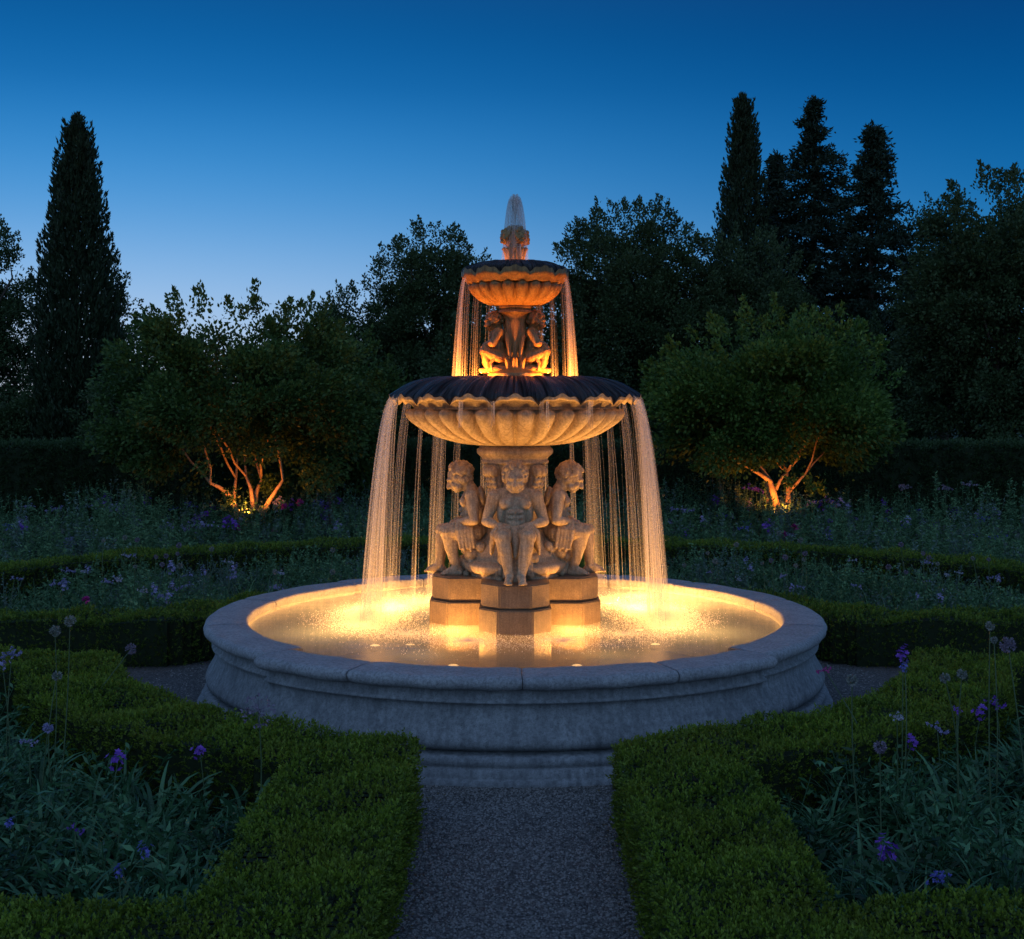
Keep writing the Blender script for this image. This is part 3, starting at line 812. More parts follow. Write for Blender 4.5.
for a, side in ((-1.2, 'left'), (1.2, 'right')):
    lamp_fixture(.19 * math.sin(a), -.19 * math.cos(a), 3.362, 1.5, 'tiny lamp in the upper bowl on the %s of the finial' % side, .012, 'lamps in the upper bowl', (1.0, .30, .04), .01)

# ---- falling water
G = 9.81
def strand(bag, th, r0, z0, z1, v, rng, rad, wob=.004, n=14, vt=0.0):
    T = math.sqrt(max(2 * (z0 - z1) / G, .01)); t = np.linspace(0, T, n)
    r = r0 + v * t; a = th + vt * t + wob * np.sin(rng.uniform(0, 6) + t * rng.uniform(4, 14))
    z = z0 - .5 * G * t * t
    P = np.stack([r * np.sin(a), -r * np.cos(a), z], 1)
    k = np.linspace(0, 1, n); R = rad * (1 - .45 * k) * (.88 + .12 * np.sin(rng.uniform(0, 6) + k * rng.uniform(4, 10)))
    V, F = tube(P, R, 4); bag.add(V, F)
def drops(bag, P, R):
    """small octahedral drops"""
    n = len(P); O = np.array([[1, 0, 0], [0, 1, 0], [-1, 0, 0], [0, -1, 0], [0, 0, 1.3], [0, 0, -1.3]])
    V = P[:, None] + O[None] * R[:, None, None]
    f = np.array([[0, 1, 4, 4], [1, 2, 4, 4], [2, 3, 4, 4], [3, 0, 4, 4], [1, 0, 5, 5], [2, 1, 5, 5], [3, 2, 5, 5], [0, 3, 5, 5]])[:, :3]
    F = (np.arange(n)[:, None, None] * 6 + f[None]).reshape(-1, 3)
    bag.append((V.reshape(-1, 3), F))
def tri_mesh(name, parts):
    n = 0; Vs = []; Fs = []
    for V, F in parts: Vs.append(V); Fs.append(F + n); n += len(V)
    return np_mesh(name, np.concatenate(Vs), np.concatenate(Fs))

def cascade(name, label, specs, r0, z0, z1, vbase, seed, drop_n, drop_r):
    rng = random.Random(seed); nr = np.random.default_rng(seed)
    bag = Bag(); dp = []
    for a, spread, n, rad in specs:
        for _ in range(n):
            th = math.radians(a) + rng.gauss(0, math.radians(spread))
            strand(bag, th, r0 - rng.uniform(0, .015), z0 + rng.uniform(-.02, .03), z1, vbase * rng.uniform(.42, 1.22), rng, rad * rng.choice((.3, .45, .6, .8, 1.0, 1.3)))
        k = int(drop_n * n)
        T = math.sqrt(2 * (z0 - z1) / G); t = nr.random(k) ** .8 * T
        th = math.radians(a) + nr.normal(0, math.radians(spread * 1.3), k); r = r0 + vbase * nr.uniform(.4, 1.5, k) * t + nr.normal(0, .012, k)
        P = np.stack([r * np.sin(th), -r * np.cos(th), z0 - .5 * G * t * t], 1)
        drops(dp, P, nr.uniform(.35, 1.0, k) * drop_r)
    o = link(name, bag.mesh(name), M['stream']); tag(o, label, 'falling water', kind='stuff')
    d = link('water_drops', tri_mesh('water_drops', dp), M['foam'], o, smooth=False)
    return o
low = []
for s in (-1, 1):
    low += [(s * 78, 6, 24, .0044), (s * 92, 5, 24, .0044), (s * 104, 3.5, 12, .004), (s * 69, 1.2, 7, .0026), (s * 117, 1.8, 14, .003), (s * 129, .8, 6, .003),
            (s * 141, 2.2, 16, .003), (s * 152, .6, 5, .003), (s * 166, 1.0, 8, .003)]
cascade('lower_cascade', 'long silky curtains of water falling from the lower bowl into the pool', low, .975, 2.33, WATER_Z, .35, 11, 5, .0017)
hi = []
for s in (-1, 1):
    hi += [(s * 78, 7, 11, .0024), (s * 93, 5, 12, .0026), (s * 114, 3, 5, .0022), (s * 134, 3, 6, .0024), (s * 152, 3, 4, .0022)]
cascade('upper_cascade', 'thin veils of water falling from the upper bowl onto the lower bowl', hi, .405, 3.29, 2.47, .19, 13, 5, .0015)
def film_mat(name, lo, hi, freq):
    m = spray_mat(name, .8); nt = m.node_tree; N, L = nt.nodes.new, nt.links.new
    tc = N("ShaderNodeTexCoord"); sp = N("ShaderNodeSeparateXYZ"); L(tc.outputs["Object"], sp.inputs[0])
    at2 = N("ShaderNodeMath"); at2.operation = 'ARCTAN2'; L(sp.outputs["X"], at2.inputs[0]); L(sp.outputs["Y"], at2.inputs[1])
    cb = N("ShaderNodeCombineXYZ"); L(at2.outputs[0], cb.inputs[0]); L(sp.outputs["Z"], cb.inputs[1])
    mp = N("ShaderNodeMapping"); mp.inputs["Scale"].default_value = (freq, .5, 1); L(cb.outputs[0], mp.inputs[0])
    nz = N("ShaderNodeTexNoise"); nz.inputs["Scale"].default_value = 1.0; nz.inputs["Detail"].default_value = 7; nz.inputs["Roughness"].default_value = .68; L(mp.outputs[0], nz.inputs["Vector"])
    last = [n for n in nt.nodes if n.type == 'OUTPUT_MATERIAL'][0].inputs[0].links[0].from_node
    L(cramp(nt, nz.outputs["Fac"], [(.40, lo), (.72, hi)]), last.inputs[0])
    return m
def film(name, patches, r0, z0, z1, v, mat, parent):
    bag = Bag()
    for a, w, k in patches:
        n, m = 40, 24; T = math.sqrt(2 * (z0 - z1) / G); t = np.linspace(0, T, m); th = np.radians(np.linspace(a - w, a + w, n))
        TH, TT = np.meshgrid(th, t, indexing='ij')
        e = np.cos((TH - math.radians(a)) / math.radians(w) * PI / 2)
        R = r0 + v * k * TT * (.75 + .25 * e) + .012 * np.sin(TH * 90) * TT
        Z = z0 - .5 * G * TT ** 2
        bag.add(np.stack([R * np.sin(TH), -R * np.cos(TH), Z], -1).reshape(-1, 3), grid_faces(n, m))
    return link(name, bag.mesh(name), mat, parent)
film('water_film', [(sg * a, w, k) for sg in (-1, 1) for a, w, k in ((82, 16, 1.15), (85, 15, .9), (90, 13, .68), (92, 12, .45), (117, 3.2, .9), (129, 1.4, .8), (141, 3.6, .9), (141, 3, .6), (152, 1.3, .9), (166, 2, .8))],
     .972, 2.33, WATER_Z, .36, film_mat('lower_water_film', .0, .26, 48), bpy.data.objects['lower_cascade'])
film('water_film', [(sg * a, w, k) for sg in (-1, 1) for a, w, k in ((84, 17, 1.25), (86, 15, .7), (114, 6, .8), (134, 5, .9), (152, 5, .8))],
     .402, 3.29, 2.47, .19, film_mat('upper_water_film', .0, .13, 24), bpy.data.objects['upper_cascade'])
# short dribbles that cling to the front of the lower bowl
rng = random.Random(21); bag = Bag()
for a in (-24, -9.5, 13, 33):
    for _ in range(9):
        strand(bag, math.radians(a + rng.gauss(0, 1.1)), .985, 2.31, 2.31 - rng.uniform(.10, .20), .02, rng, .0035)
o = link('dribbles', bag.mesh('dribbles'), M['stream']); tag(o, 'short dribbles of water off the front edge of the lower bowl', 'falling water', kind='stuff')
# jet: a bell of water over the finial
rng = random.Random(31); bag = Bag()
for k in range(190):
    a = rng.uniform(0, 2 * PI); v = rng.uniform(.05, .215) if k % 3 else rng.uniform(.18, .215); vz = math.sqrt(2 * G * (.25 - .045 * (v / .21) ** 3 + rng.uniform(-.03, .006)))
    t = np.linspace(.0, vz / G + math.sqrt(2 * .56 / G) * rng.uniform(.75, 1), 18)
    r = v * t; P = np.stack([r * math.sin(a), -r * math.cos(a), 3.70 + vz * t - .5 * G * t * t], 1)
    V, F = tube(P, .0020 * rng.uniform(.5, 1.2), 4); bag.add(V, F)
o = link('jet', bag.mesh('jet'), M['jet']); tag(o, 'small bell shaped jet of water above the finial', 'water jet', kind='stuff')
bells = Bag()
for v, h in ((.215, .207), (.175, .228), (.12, .242), (.06, .25)):
    vz = math.sqrt(2 * G * h); t = np.linspace(.02, vz / G + math.sqrt(2 * .52 / G), 30)
    V, F = lathe(list(zip(v * t, 3.70 + vz * t - .5 * G * t * t)), 64); bells.add(V, F)
V, F = lathe([(.022, 3.69), (.02, 3.80), (.024, 3.90), (.018, 3.945), (.002, 3.952)], 24); bells.add(V, F)
link('water_bell', bells.mesh('water_bell'), film_mat('jet_film', .0, .10, 14), o)
# splashes where the curtains land
nr = np.random.default_rng(41); dp = []
def splash(a, r, n, sp, h, size):
    th = math.radians(a); c = np.array([r * math.sin(th), -r * math.cos(th), WATER_Z])
    rr = np.abs(nr.normal(0, sp, n)); an = nr.uniform(0, 2 * PI, n)
    z = nr.exponential(h, n) * np.exp(-rr / (sp * 1.6))
    P = c + np.stack([rr * np.cos(an) * 1.25, rr * np.sin(an), z], 1)
    drops(dp, P, nr.uniform(.3, 1, n) * size)
for s in (-1, 1):
    splash(s * 82, 1.19, 6500, .16, .045, .0034); splash(s * 95, 1.16, 6500, .16, .045, .0034)
    for a in (70, 112, 124, 136, 148, 161): splash(s * a, 1.17, 2200, .13, .026, .0032)
    splash(s * 50, 1.05, 3000, .26, .006, .003); splash(s * 20, 1.0, 3600, .22, .006, .003)
o = link('splash', tri_mesh('splash', dp), M['foam'], smooth=False); tag(o, 'foam and splashing drops where the water lands in the pool', 'splash', kind='stuff')

# ------------------------------------------------------------------ hedges
def hedge(name, label, sd, bbox, width, H, n_top, leaf, mat, rng, cell=.05, top_bump=.034, sprig=7, tall=False, vis=None):
    """sd(x,y) -> distance inside the outer outline; the hedge is where 0<sd<width"""
    x0, y0, x1, y1 = bbox
    def bumps(X, Y): return top_bump * (np.sin(X * 7.3 + 2 * np.sin(Y * 3.1)) * .5 + np.sin(Y * 9.1 + 1.7 * np.sin(X * 4.7)) * .5)
    bag = Bag()
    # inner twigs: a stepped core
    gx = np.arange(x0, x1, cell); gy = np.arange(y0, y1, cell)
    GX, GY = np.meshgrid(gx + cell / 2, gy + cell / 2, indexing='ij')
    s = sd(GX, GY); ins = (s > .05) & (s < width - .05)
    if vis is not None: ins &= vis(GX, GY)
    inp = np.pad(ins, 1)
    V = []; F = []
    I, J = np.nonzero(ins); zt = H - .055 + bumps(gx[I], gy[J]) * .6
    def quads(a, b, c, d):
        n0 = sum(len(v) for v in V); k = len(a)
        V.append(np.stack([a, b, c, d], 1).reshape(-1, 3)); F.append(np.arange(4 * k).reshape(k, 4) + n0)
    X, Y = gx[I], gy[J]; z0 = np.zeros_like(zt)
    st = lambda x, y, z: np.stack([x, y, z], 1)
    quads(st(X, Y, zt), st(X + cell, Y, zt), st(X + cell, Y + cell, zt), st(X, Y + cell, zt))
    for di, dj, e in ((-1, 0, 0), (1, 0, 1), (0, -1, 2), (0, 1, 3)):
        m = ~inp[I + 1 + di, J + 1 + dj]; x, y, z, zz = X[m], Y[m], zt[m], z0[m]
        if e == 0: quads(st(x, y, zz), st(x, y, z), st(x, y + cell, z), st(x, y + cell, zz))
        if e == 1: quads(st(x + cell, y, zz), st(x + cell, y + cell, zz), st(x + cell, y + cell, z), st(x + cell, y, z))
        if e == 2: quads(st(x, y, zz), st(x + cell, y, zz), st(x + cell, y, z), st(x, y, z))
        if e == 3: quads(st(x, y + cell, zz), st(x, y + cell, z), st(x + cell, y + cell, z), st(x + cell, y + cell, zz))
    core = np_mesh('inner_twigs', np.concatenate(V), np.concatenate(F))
    # sprigs
    area = (x1 - x0) * (y1 - y0); N = int(area * n_top)
    PX = rng.uniform(x0, x1, N); PY = rng.uniform(y0, y1, N); s = sd(PX, PY)
    k = (s > .0) & (s < width)
    if vis is not None: k &= vis(PX, PY)
    PX, PY, s = PX[k], PY[k], s[k]
    edge = np.minimum(s, width - s); rnd = .05
    drop = np.where(edge < rnd, (1 - np.sqrt(np.clip(1 - (1 - edge / rnd) ** 2, 0, 1))) * rnd, 0)
    top = np.stack([PX, PY, H - .03 - drop + bumps(PX, PY) + rng.normal(0, .011, len(PX))], 1)
    e = .004
    def grad(X, Y): return np.stack([(sd(X + e, Y) - sd(X - e, Y)), (sd(X, Y + e) - sd(X, Y - e)), np.zeros_like(X)], 1) / (2 * e)
    dirs = np.stack([rng.normal(0, .33, len(PX)), rng.normal(0, .33, len(PX)), np.full(len(PX), 1.0)], 1)
    # sides: keep points near an edge and give them a height; several heights per point
    N2 = int(area * n_top * (H / (.10 if n_top > 1500 else .05)))
    QX = rng.uniform(x0, x1, N2); QY = rng.uniform(y0, y1, N2); s2 = sd(QX, QY)
    outer = (s2 > 0) & (s2 < .05); inner = (s2 > width - .05) & (s2 < width)
    k = outer | inner
    if vis is not None: k &= vis(QX, QY)
    QX, QY, outer = QX[k], QY[k], outer[k]
    zz = rng.uniform(.0, H - .02, len(QX))
    g = norm(grad(QX, QY) + 1e-6); g = np.where(outer[:, None], -g, g)
    side = np.stack([QX, QY, zz], 1) + g * rng.normal(0, .012, len(QX))[:, None]
    sdir = g * .9 + np.stack([rng.normal(0, .4, len(QX)), rng.normal(0, .4, len(QX)), rng.uniform(.1, .9, len(QX))], 1)
    P = np.concatenate([top, side]); D = norm(np.concatenate([dirs, sdir]))
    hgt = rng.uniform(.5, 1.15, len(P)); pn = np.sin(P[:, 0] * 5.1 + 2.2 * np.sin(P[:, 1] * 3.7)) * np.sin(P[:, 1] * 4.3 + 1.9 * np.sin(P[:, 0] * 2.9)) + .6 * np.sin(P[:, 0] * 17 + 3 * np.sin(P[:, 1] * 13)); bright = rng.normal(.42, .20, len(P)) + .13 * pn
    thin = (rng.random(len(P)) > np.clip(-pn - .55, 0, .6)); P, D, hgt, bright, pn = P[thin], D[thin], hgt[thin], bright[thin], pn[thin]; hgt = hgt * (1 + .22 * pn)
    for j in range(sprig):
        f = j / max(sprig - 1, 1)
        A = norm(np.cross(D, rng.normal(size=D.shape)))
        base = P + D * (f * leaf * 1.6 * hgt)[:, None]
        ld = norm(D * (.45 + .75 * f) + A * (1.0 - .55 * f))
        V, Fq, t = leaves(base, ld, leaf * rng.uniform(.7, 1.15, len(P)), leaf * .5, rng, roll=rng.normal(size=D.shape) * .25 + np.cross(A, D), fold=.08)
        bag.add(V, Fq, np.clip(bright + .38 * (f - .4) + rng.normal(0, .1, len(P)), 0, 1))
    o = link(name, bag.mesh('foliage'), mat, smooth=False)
    tag(o, label, 'hedge')
    link('inner_twigs', core, M['core'], o, smooth=False)
    return o

hr = np.random.default_rng(101)
def near_sd(sx):
    return lambda X, Y: np.minimum.reduce([sx * X - .535, np.hypot(X, Y) - 3.0 - .30 * np.exp(-(X / .85) ** 2), -.62 - Y, Y + 6.12])
def in_view(X, Y, z=.25, pad=.9):
    d = Y + CAM_D
    return (np.abs(X) < d * .40 + pad) & (d > 3.2)
NEAR_N = 3000
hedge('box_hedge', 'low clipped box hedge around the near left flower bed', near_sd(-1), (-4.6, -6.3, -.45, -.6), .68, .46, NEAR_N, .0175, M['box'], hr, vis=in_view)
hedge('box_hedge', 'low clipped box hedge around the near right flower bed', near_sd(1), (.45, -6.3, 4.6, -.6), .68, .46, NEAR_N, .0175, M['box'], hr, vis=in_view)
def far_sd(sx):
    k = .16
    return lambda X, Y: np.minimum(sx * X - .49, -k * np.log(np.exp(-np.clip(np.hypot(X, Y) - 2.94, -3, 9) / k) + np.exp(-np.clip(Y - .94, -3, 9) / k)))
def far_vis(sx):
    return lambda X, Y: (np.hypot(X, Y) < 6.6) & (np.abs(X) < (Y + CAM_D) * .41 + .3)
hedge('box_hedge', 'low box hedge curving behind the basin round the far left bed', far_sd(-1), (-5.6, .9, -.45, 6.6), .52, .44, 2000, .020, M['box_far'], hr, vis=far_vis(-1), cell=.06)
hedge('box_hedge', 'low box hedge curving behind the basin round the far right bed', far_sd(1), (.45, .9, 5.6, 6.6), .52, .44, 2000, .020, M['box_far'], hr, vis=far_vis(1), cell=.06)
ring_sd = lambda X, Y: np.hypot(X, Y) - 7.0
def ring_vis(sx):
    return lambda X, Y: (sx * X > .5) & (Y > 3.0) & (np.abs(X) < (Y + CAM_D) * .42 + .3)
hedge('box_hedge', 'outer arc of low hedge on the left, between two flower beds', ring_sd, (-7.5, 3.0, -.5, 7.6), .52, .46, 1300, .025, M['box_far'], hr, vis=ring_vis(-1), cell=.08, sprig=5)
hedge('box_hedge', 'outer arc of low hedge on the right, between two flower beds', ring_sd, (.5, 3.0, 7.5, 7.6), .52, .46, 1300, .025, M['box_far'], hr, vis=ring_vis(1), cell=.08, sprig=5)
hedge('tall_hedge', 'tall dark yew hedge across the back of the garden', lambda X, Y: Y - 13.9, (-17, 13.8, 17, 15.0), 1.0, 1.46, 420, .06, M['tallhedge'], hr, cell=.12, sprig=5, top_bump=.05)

# ------------------------------------------------------------------ soil of the beds
def soil(name, sd, bbox, z=.012, c=.1):
    gx = np.arange(bbox[0], bbox[2], c); gy = np.arange(bbox[1], bbox[3], c)
    GX, GY = np.meshgrid(gx, gy, indexing='ij'); k = sd(GX + c / 2, GY + c / 2) > .3
    X, Y = GX[k], GY[k]; n = len(X); Z = np.full(n, z)
    V = np.stack([np.stack([X, Y, Z], 1), np.stack([X + c, Y, Z], 1), np.stack([X + c, Y + c, Z], 1), np.stack([X, Y + c, Z], 1)], 1).reshape(-1, 3)
    o = link(name, np_mesh(name, V, np.arange(4 * n).reshape(n, 4)), M['soil'], smooth=False); tag(o, kind='structure')
soil('bed_soil', near_sd(-1), (-5, -6.3, -.5, -.6)); soil('bed_soil', near_sd(1), (.5, -6.3, 5, -.6))
fs = lambda sx: (lambda X, Y: np.minimum(far_sd(sx)(X, Y), 7.3 - np.hypot(X, Y)))
soil('bed_soil', fs(-1), (-7.4, .9, -.5, 7.4), c=.12); soil('bed_soil', fs(1), (.5, .9, 7.4, 7.4), c=.12)
soil('bed_soil', lambda X, Y: np.minimum(np.hypot(X, Y) - 7.1, np.minimum(12.9 - np.hypot(X, Y), Y - 1)), (-11, 1, 11, 13), c=.2)

# ------------------------------------------------------------------ flower bed planting
def blades(bag, base, n, length, width, rng, spread=.9, droop=.8, seg=5):
    """arching strap leaves from one root"""
    for _ in range(n):
        a = rng.uniform(0, 2 * PI); L = length * rng.uniform(.6, 1.15); w = width * rng.uniform(.7, 1.2)
        lean = abs(rng.normal(0, 1)) * spread * .5 + .15; dr = droop * rng.uniform(.5, 1.4)
        d = np.array([math.cos(a), math.sin(a), 0]); side = np.array([-d[1], d[0], 0])
        side = norm(side + rng.normal(0, .25, 3))
        p = np.array(base, float) + d * rng.uniform(0, .04); pts = [p]; ang = lean
        for k in range(seg):
            p = p + (d * math.sin(ang) + np.array([0, 0, 1]) * math.cos(ang)) * L / seg; ang += dr * 2.0 / seg * (.4 + k / seg)
            pts.append(p)
        pts = np.array(pts); wd = w * np.sin(np.linspace(.35, PI - .06, seg + 1)) ** .8
        V = np.stack([pts - side * wd[:, None] / 2, pts + side * wd[:, None] / 2], 1).reshape(-1, 3)
        bag.add(V, grid_faces(seg + 1, 2), np.full(seg, np.clip(rng.normal(.45, .25), 0, 1)))
def leafy(bag, base, h, n, leaf, rng, spread=.18):
    off = rng.normal(0, .22); slim = .24 if leaf > .08 else .36
    """upright branching stems clothed with small leaves"""
    for _ in range(n):
        top = np.array(base) + np.array([rng.normal(0, spread), rng.normal(0, spread), h * rng.uniform(.6, 1.1)])
        b = np.array(base) + np.array([rng.normal(0, spread * .4), rng.normal(0, spread * .4), 0])
        t = np.linspace(0, 1, 4)[:, None]; P = b + (top - b) * t
        V, F = tube(P, np.array([.004, .0035, .003, .002]), 3); bag.add(V, F, .4)
        m = int(h / leaf * 2.0) + 4
        tt = rng.uniform(.12, 1, m)[:, None]; P = b + (top - b) * tt
        D = norm(rng.normal(size=(m, 3)) * np.array([1, 1, .5]) + np.array([0, 0, .45]))
        V, F, tn = leaves(P, D, leaf * rng.uniform(.6, 1.3, m) * (1.15 - .5 * tt[:, 0]), leaf * slim, rng, fold=.1)
        bag.add(V, F, np.clip(tn * .7 + .15 + off, 0, 1))

br = np.random.default_rng(202)
# near beds: clumps of strap leaves, each clump a plant
clump_meshes = []
for k in range(5):
    b = Bag()
    if k < 2: blades(b, (0, 0, 0), 64 + 8 * k, .40 + .05 * k, .019, br, spread=1.5, droop=1.15, seg=7)
    else:
        leafy(b, (0, 0, 0), .36, 22, .085, br, .15); blades(b, (0, 0, 0), 34, .42, .013, br, spread=1.5, droop=1.1, seg=6)
    clump_meshes.append(b.mesh('strap_leaf_clump'))
for me in clump_meshes: me.materials.append(M['strap'])
def near_clumps(sx, lab, grp):
    sd = near_sd(sx); pts = []; tries = 0
    while len(pts) < 46 and tries < 6000:
        tries += 1
        x = sx * br.uniform(1.2, 4.2); y = br.uniform(-5.6, -1.2)
        if sd(np.array(x), np.array(y)) < .84 or not in_view(x, y, pad=.25): continue
        if any((x - a) ** 2 + (y - b) ** 2 < .235 ** 2 for a, b in pts): continue
        pts.append((x, y))
    for i, (x, y) in enumerate(pts):
        o = bpy.data.objects.new('strap_leaf_clump', clump_meshes[int(br.integers(0, 5))]); COL.objects.link(o)
        o.location = (x, y, .01); o.rotation_euler = (0, 0, br.uniform(0, 6.28)); sz = br.uniform(.8, 1.15); o.scale = (sz, sz, sz * br.uniform(.85, 1.1))
        tag(o, lab, 'plant', grp)
near_clumps(-1, 'arching strap leaved green clump in the near left bed', 'leafy clumps in the near left bed')
near_clumps(1, 'arching strap leaved green clump in the near right bed', 'leafy clumps in the near right bed')

# far beds: ground cover, one mass per bed
def mass(name, label, pts, hfun, leaf, mat, n_st, extra_blades=0, bl=.4):
    b = Bag()
    for x, y in pts:
        h = hfun(x, y)
        leafy(b, (x, y, .01), h, n_st, leaf, br, .12)
        if extra_blades: blades(b, (x, y, .01), extra_blades, bl, .010, br, seg=4)
    o = link(name, b.mesh(name), mat, smooth=False); tag(o, label, 'plants', kind='stuff'); return o
def scatter(n, f, box, mind):
    pts = []; t = 0
    while len(pts) < n and t < n * 60:
        t += 1
        x = br.uniform(box[0], box[2]); y = br.uniform(box[1], box[3])
        if not f(x, y): continue
        if any((x - a) ** 2 + (y - c) ** 2 < mind * mind for a, c in pts): continue
        pts.append((x, y))
    return pts
vw = lambda x, y, p=.25: abs(x) < (y + CAM_D) * .398 + p
for sx, nm in ((-1, 'left'), (1, 'right')):
    f = lambda x, y: vw(x, y) and far_sd(sx)(np.array(x), np.array(y)) > .62 and math.hypot(x, y) < 6.8
    box = (-5.6, 1.5, -.9, 6.7) if sx < 0 else (.9, 1.5, 5.6, 6.7)
    P = scatter(300, f, box, .17)
    Pa = [p for i, p in enumerate(P) if i % 5]; Pb = P[::5]
    mass('bed_planting', 'green leafy planting filling the bed behind the basin on the %s' % nm, Pa, lambda x, y: .34 + .16 * math.sin(x * 2.3 + y * 1.3), .06, M['bedleaf'], 7, 6, .4)
    mass('bed_planting', 'silvery grey catmint mixed into the bed behind the basin on the %s' % nm, Pb, lambda x, y: .36 + .1 * math.sin(x * 3.1), .045, M['bedleaf_grey'], 8, 3, .35)
    f = lambda x, y: vw(x, y) and 7.55 < math.hypot(x, y) < 12.4 and sx * x > .5
    box = (-9, 2, -.4, 12.3) if sx < 0 else (.4, 2, 9, 12.3)
    P = scatter(330, f, box, .26)
    hf = lambda x, y: .45 + .085 * (math.hypot(x, y) - 7.5) + .22 * max(0, math.sin(x * 1.9 + y * .7)) * (1 if abs(x) > 3 else .5)
    Pa = [p for i, p in enumerate(P) if i % 5]; Pb = P[::5]
    mass('bed_planting', 'tall leafy perennials in the outer bed on the %s below the trees' % nm, Pa, hf, .085, M['bedleaf'], 7)
    mass('bed_planting', 'grey leaved perennials in the outer bed on the %s below the trees' % nm, Pb, hf, .075, M['bedleaf_grey'], 6)

# ---- single flowers
def head_mesh(kind, rng):
    b = Bag()
    if kind == 'ball':          # allium seedhead: a globe of little stalks and stars
        n = 90; D = norm(rng.normal(size=(n, 3)))
        V, F, t = leaves(np.zeros((n, 3)), D, .038, .0022, rng); b.add(V, F, t)
        V, F, t = leaves(D * .032, D + rng.normal(0, .9, (n, 3)), .014, .009, rng); b.add(V, F, t)
        V, F, t = leaves(D * .032, D + rng.normal(0, .9, (n, 3)), .014, .009, rng); b.add(V, F, t)
    elif kind == 'bud':         # small tight seed head
        n = 110; D = norm(rng.normal(size=(n, 3)))
        V, F, t = leaves(D * .012, D + rng.normal(0, .5, (n, 3)), .012, .008, rng); b.add(V, F, t)
    elif kind == 'star':        # open dry allium
        n = 46; D = norm(rng.normal(size=(n, 3)))
        V, F, t = leaves(np.zeros((n, 3)), D, .085, .003, rng); b.add(V, F, t)
        for _ in range(3):
            V, F, t = leaves(D * .075, D + rng.normal(0, .8, (n, 3)), .022, .011, rng); b.add(V, F, t)
    elif kind == 'cluster':     # cluster of five-petalled florets
        for _ in range(16):
            c = rng.normal(0, .021, 3); c[2] *= .8; nrm = norm(c + np.array([0, -.02, .03]))
            for k in range(5):
                u = norm(np.cross(nrm, [0.3, .1, 1])); v = np.cross(nrm, u); a = 2 * PI * k / 5
                d = (math.cos(a) * u + math.sin(a) * v + nrm * .25)[None]
                V, F, t = leaves(c[None], d, .020, .014, rng, roll=nrm[None]); b.add(V, F, t)
    elif kind == 'rose':
        n = 34; D = norm(rng.normal(size=(n, 3)) + np.array([0, 0, .5]))
        V, F, t = leaves(D * .008, D, .042, .036, rng); b.add(V, F, t)
    elif kind == 'umbel':       # flat loose head
        for _ in range(14):
            c = np.array([rng.normal(0, .035), rng.normal(0, .035), rng.normal(0, .008)]); n = 8
            D = norm(rng.normal(size=(n, 3)) + np.array([0, 0, .6])); V, F, t = leaves(np.repeat(c[None], n, 0), D, .015, .010, rng); b.add(V, F, t)
    return b.mesh('flower_head')
fr = np.random.default_rng(303)
HEADS = {k: head_mesh(k, fr) for k in ('ball', 'bud', 'star', 'cluster', 'rose', 'umbel')}
_hm = {}
def head(kind, mat):
    if (kind, mat) not in _hm:
        me = HEADS[kind].copy(); me.materials.clear(); me.materials.append(M[mat]); _hm[(kind, mat)] = me
    return _hm[(kind, mat)]
def flower(top, kind, mat, label, size=1.0, foot=None, group=None, rad=.004, leaves_n=0, name=None, cat='flower'):
    top = Vector(top); foot = Vector(foot) if foot is not None else Vector((top.x + fr.normal(0, .05), top.y + fr.normal(0, .05), .01))
    t = empty(name or ('seedhead' if mat.startswith('seed') else 'flower'), foot); tag(t, label, cat, group)
    d = top - foot; mid = Vector((fr.normal(0, .025), fr.normal(0, .025), 0))
    P = [np.array(d * s + mid * math.sin(PI * s)) for s in np.linspace(0, 1, 8)]
    V, F = tube(P, np.linspace(rad, rad * .6, 8), 6)
    me = np_mesh('stem', V, F, np.full(len(F), .5)); link('stem', me, M['stem'], t)
    h = bpy.data.objects.new('flower_head', head(kind, mat)); COL.objects.link(h); h.parent = t; h.location = d
    h.scale = (size,) * 3; h.rotation_euler = (fr.uniform(-.3, .3), fr.uniform(-.3, .3), fr.uniform(0, 6))
    if leaves_n:
        b = Bag(); blades(b, (0, 0, 0), leaves_n, .3, .012, fr, seg=5); link('leaf', b.mesh('leaf'), M['strap'], t)
    return t
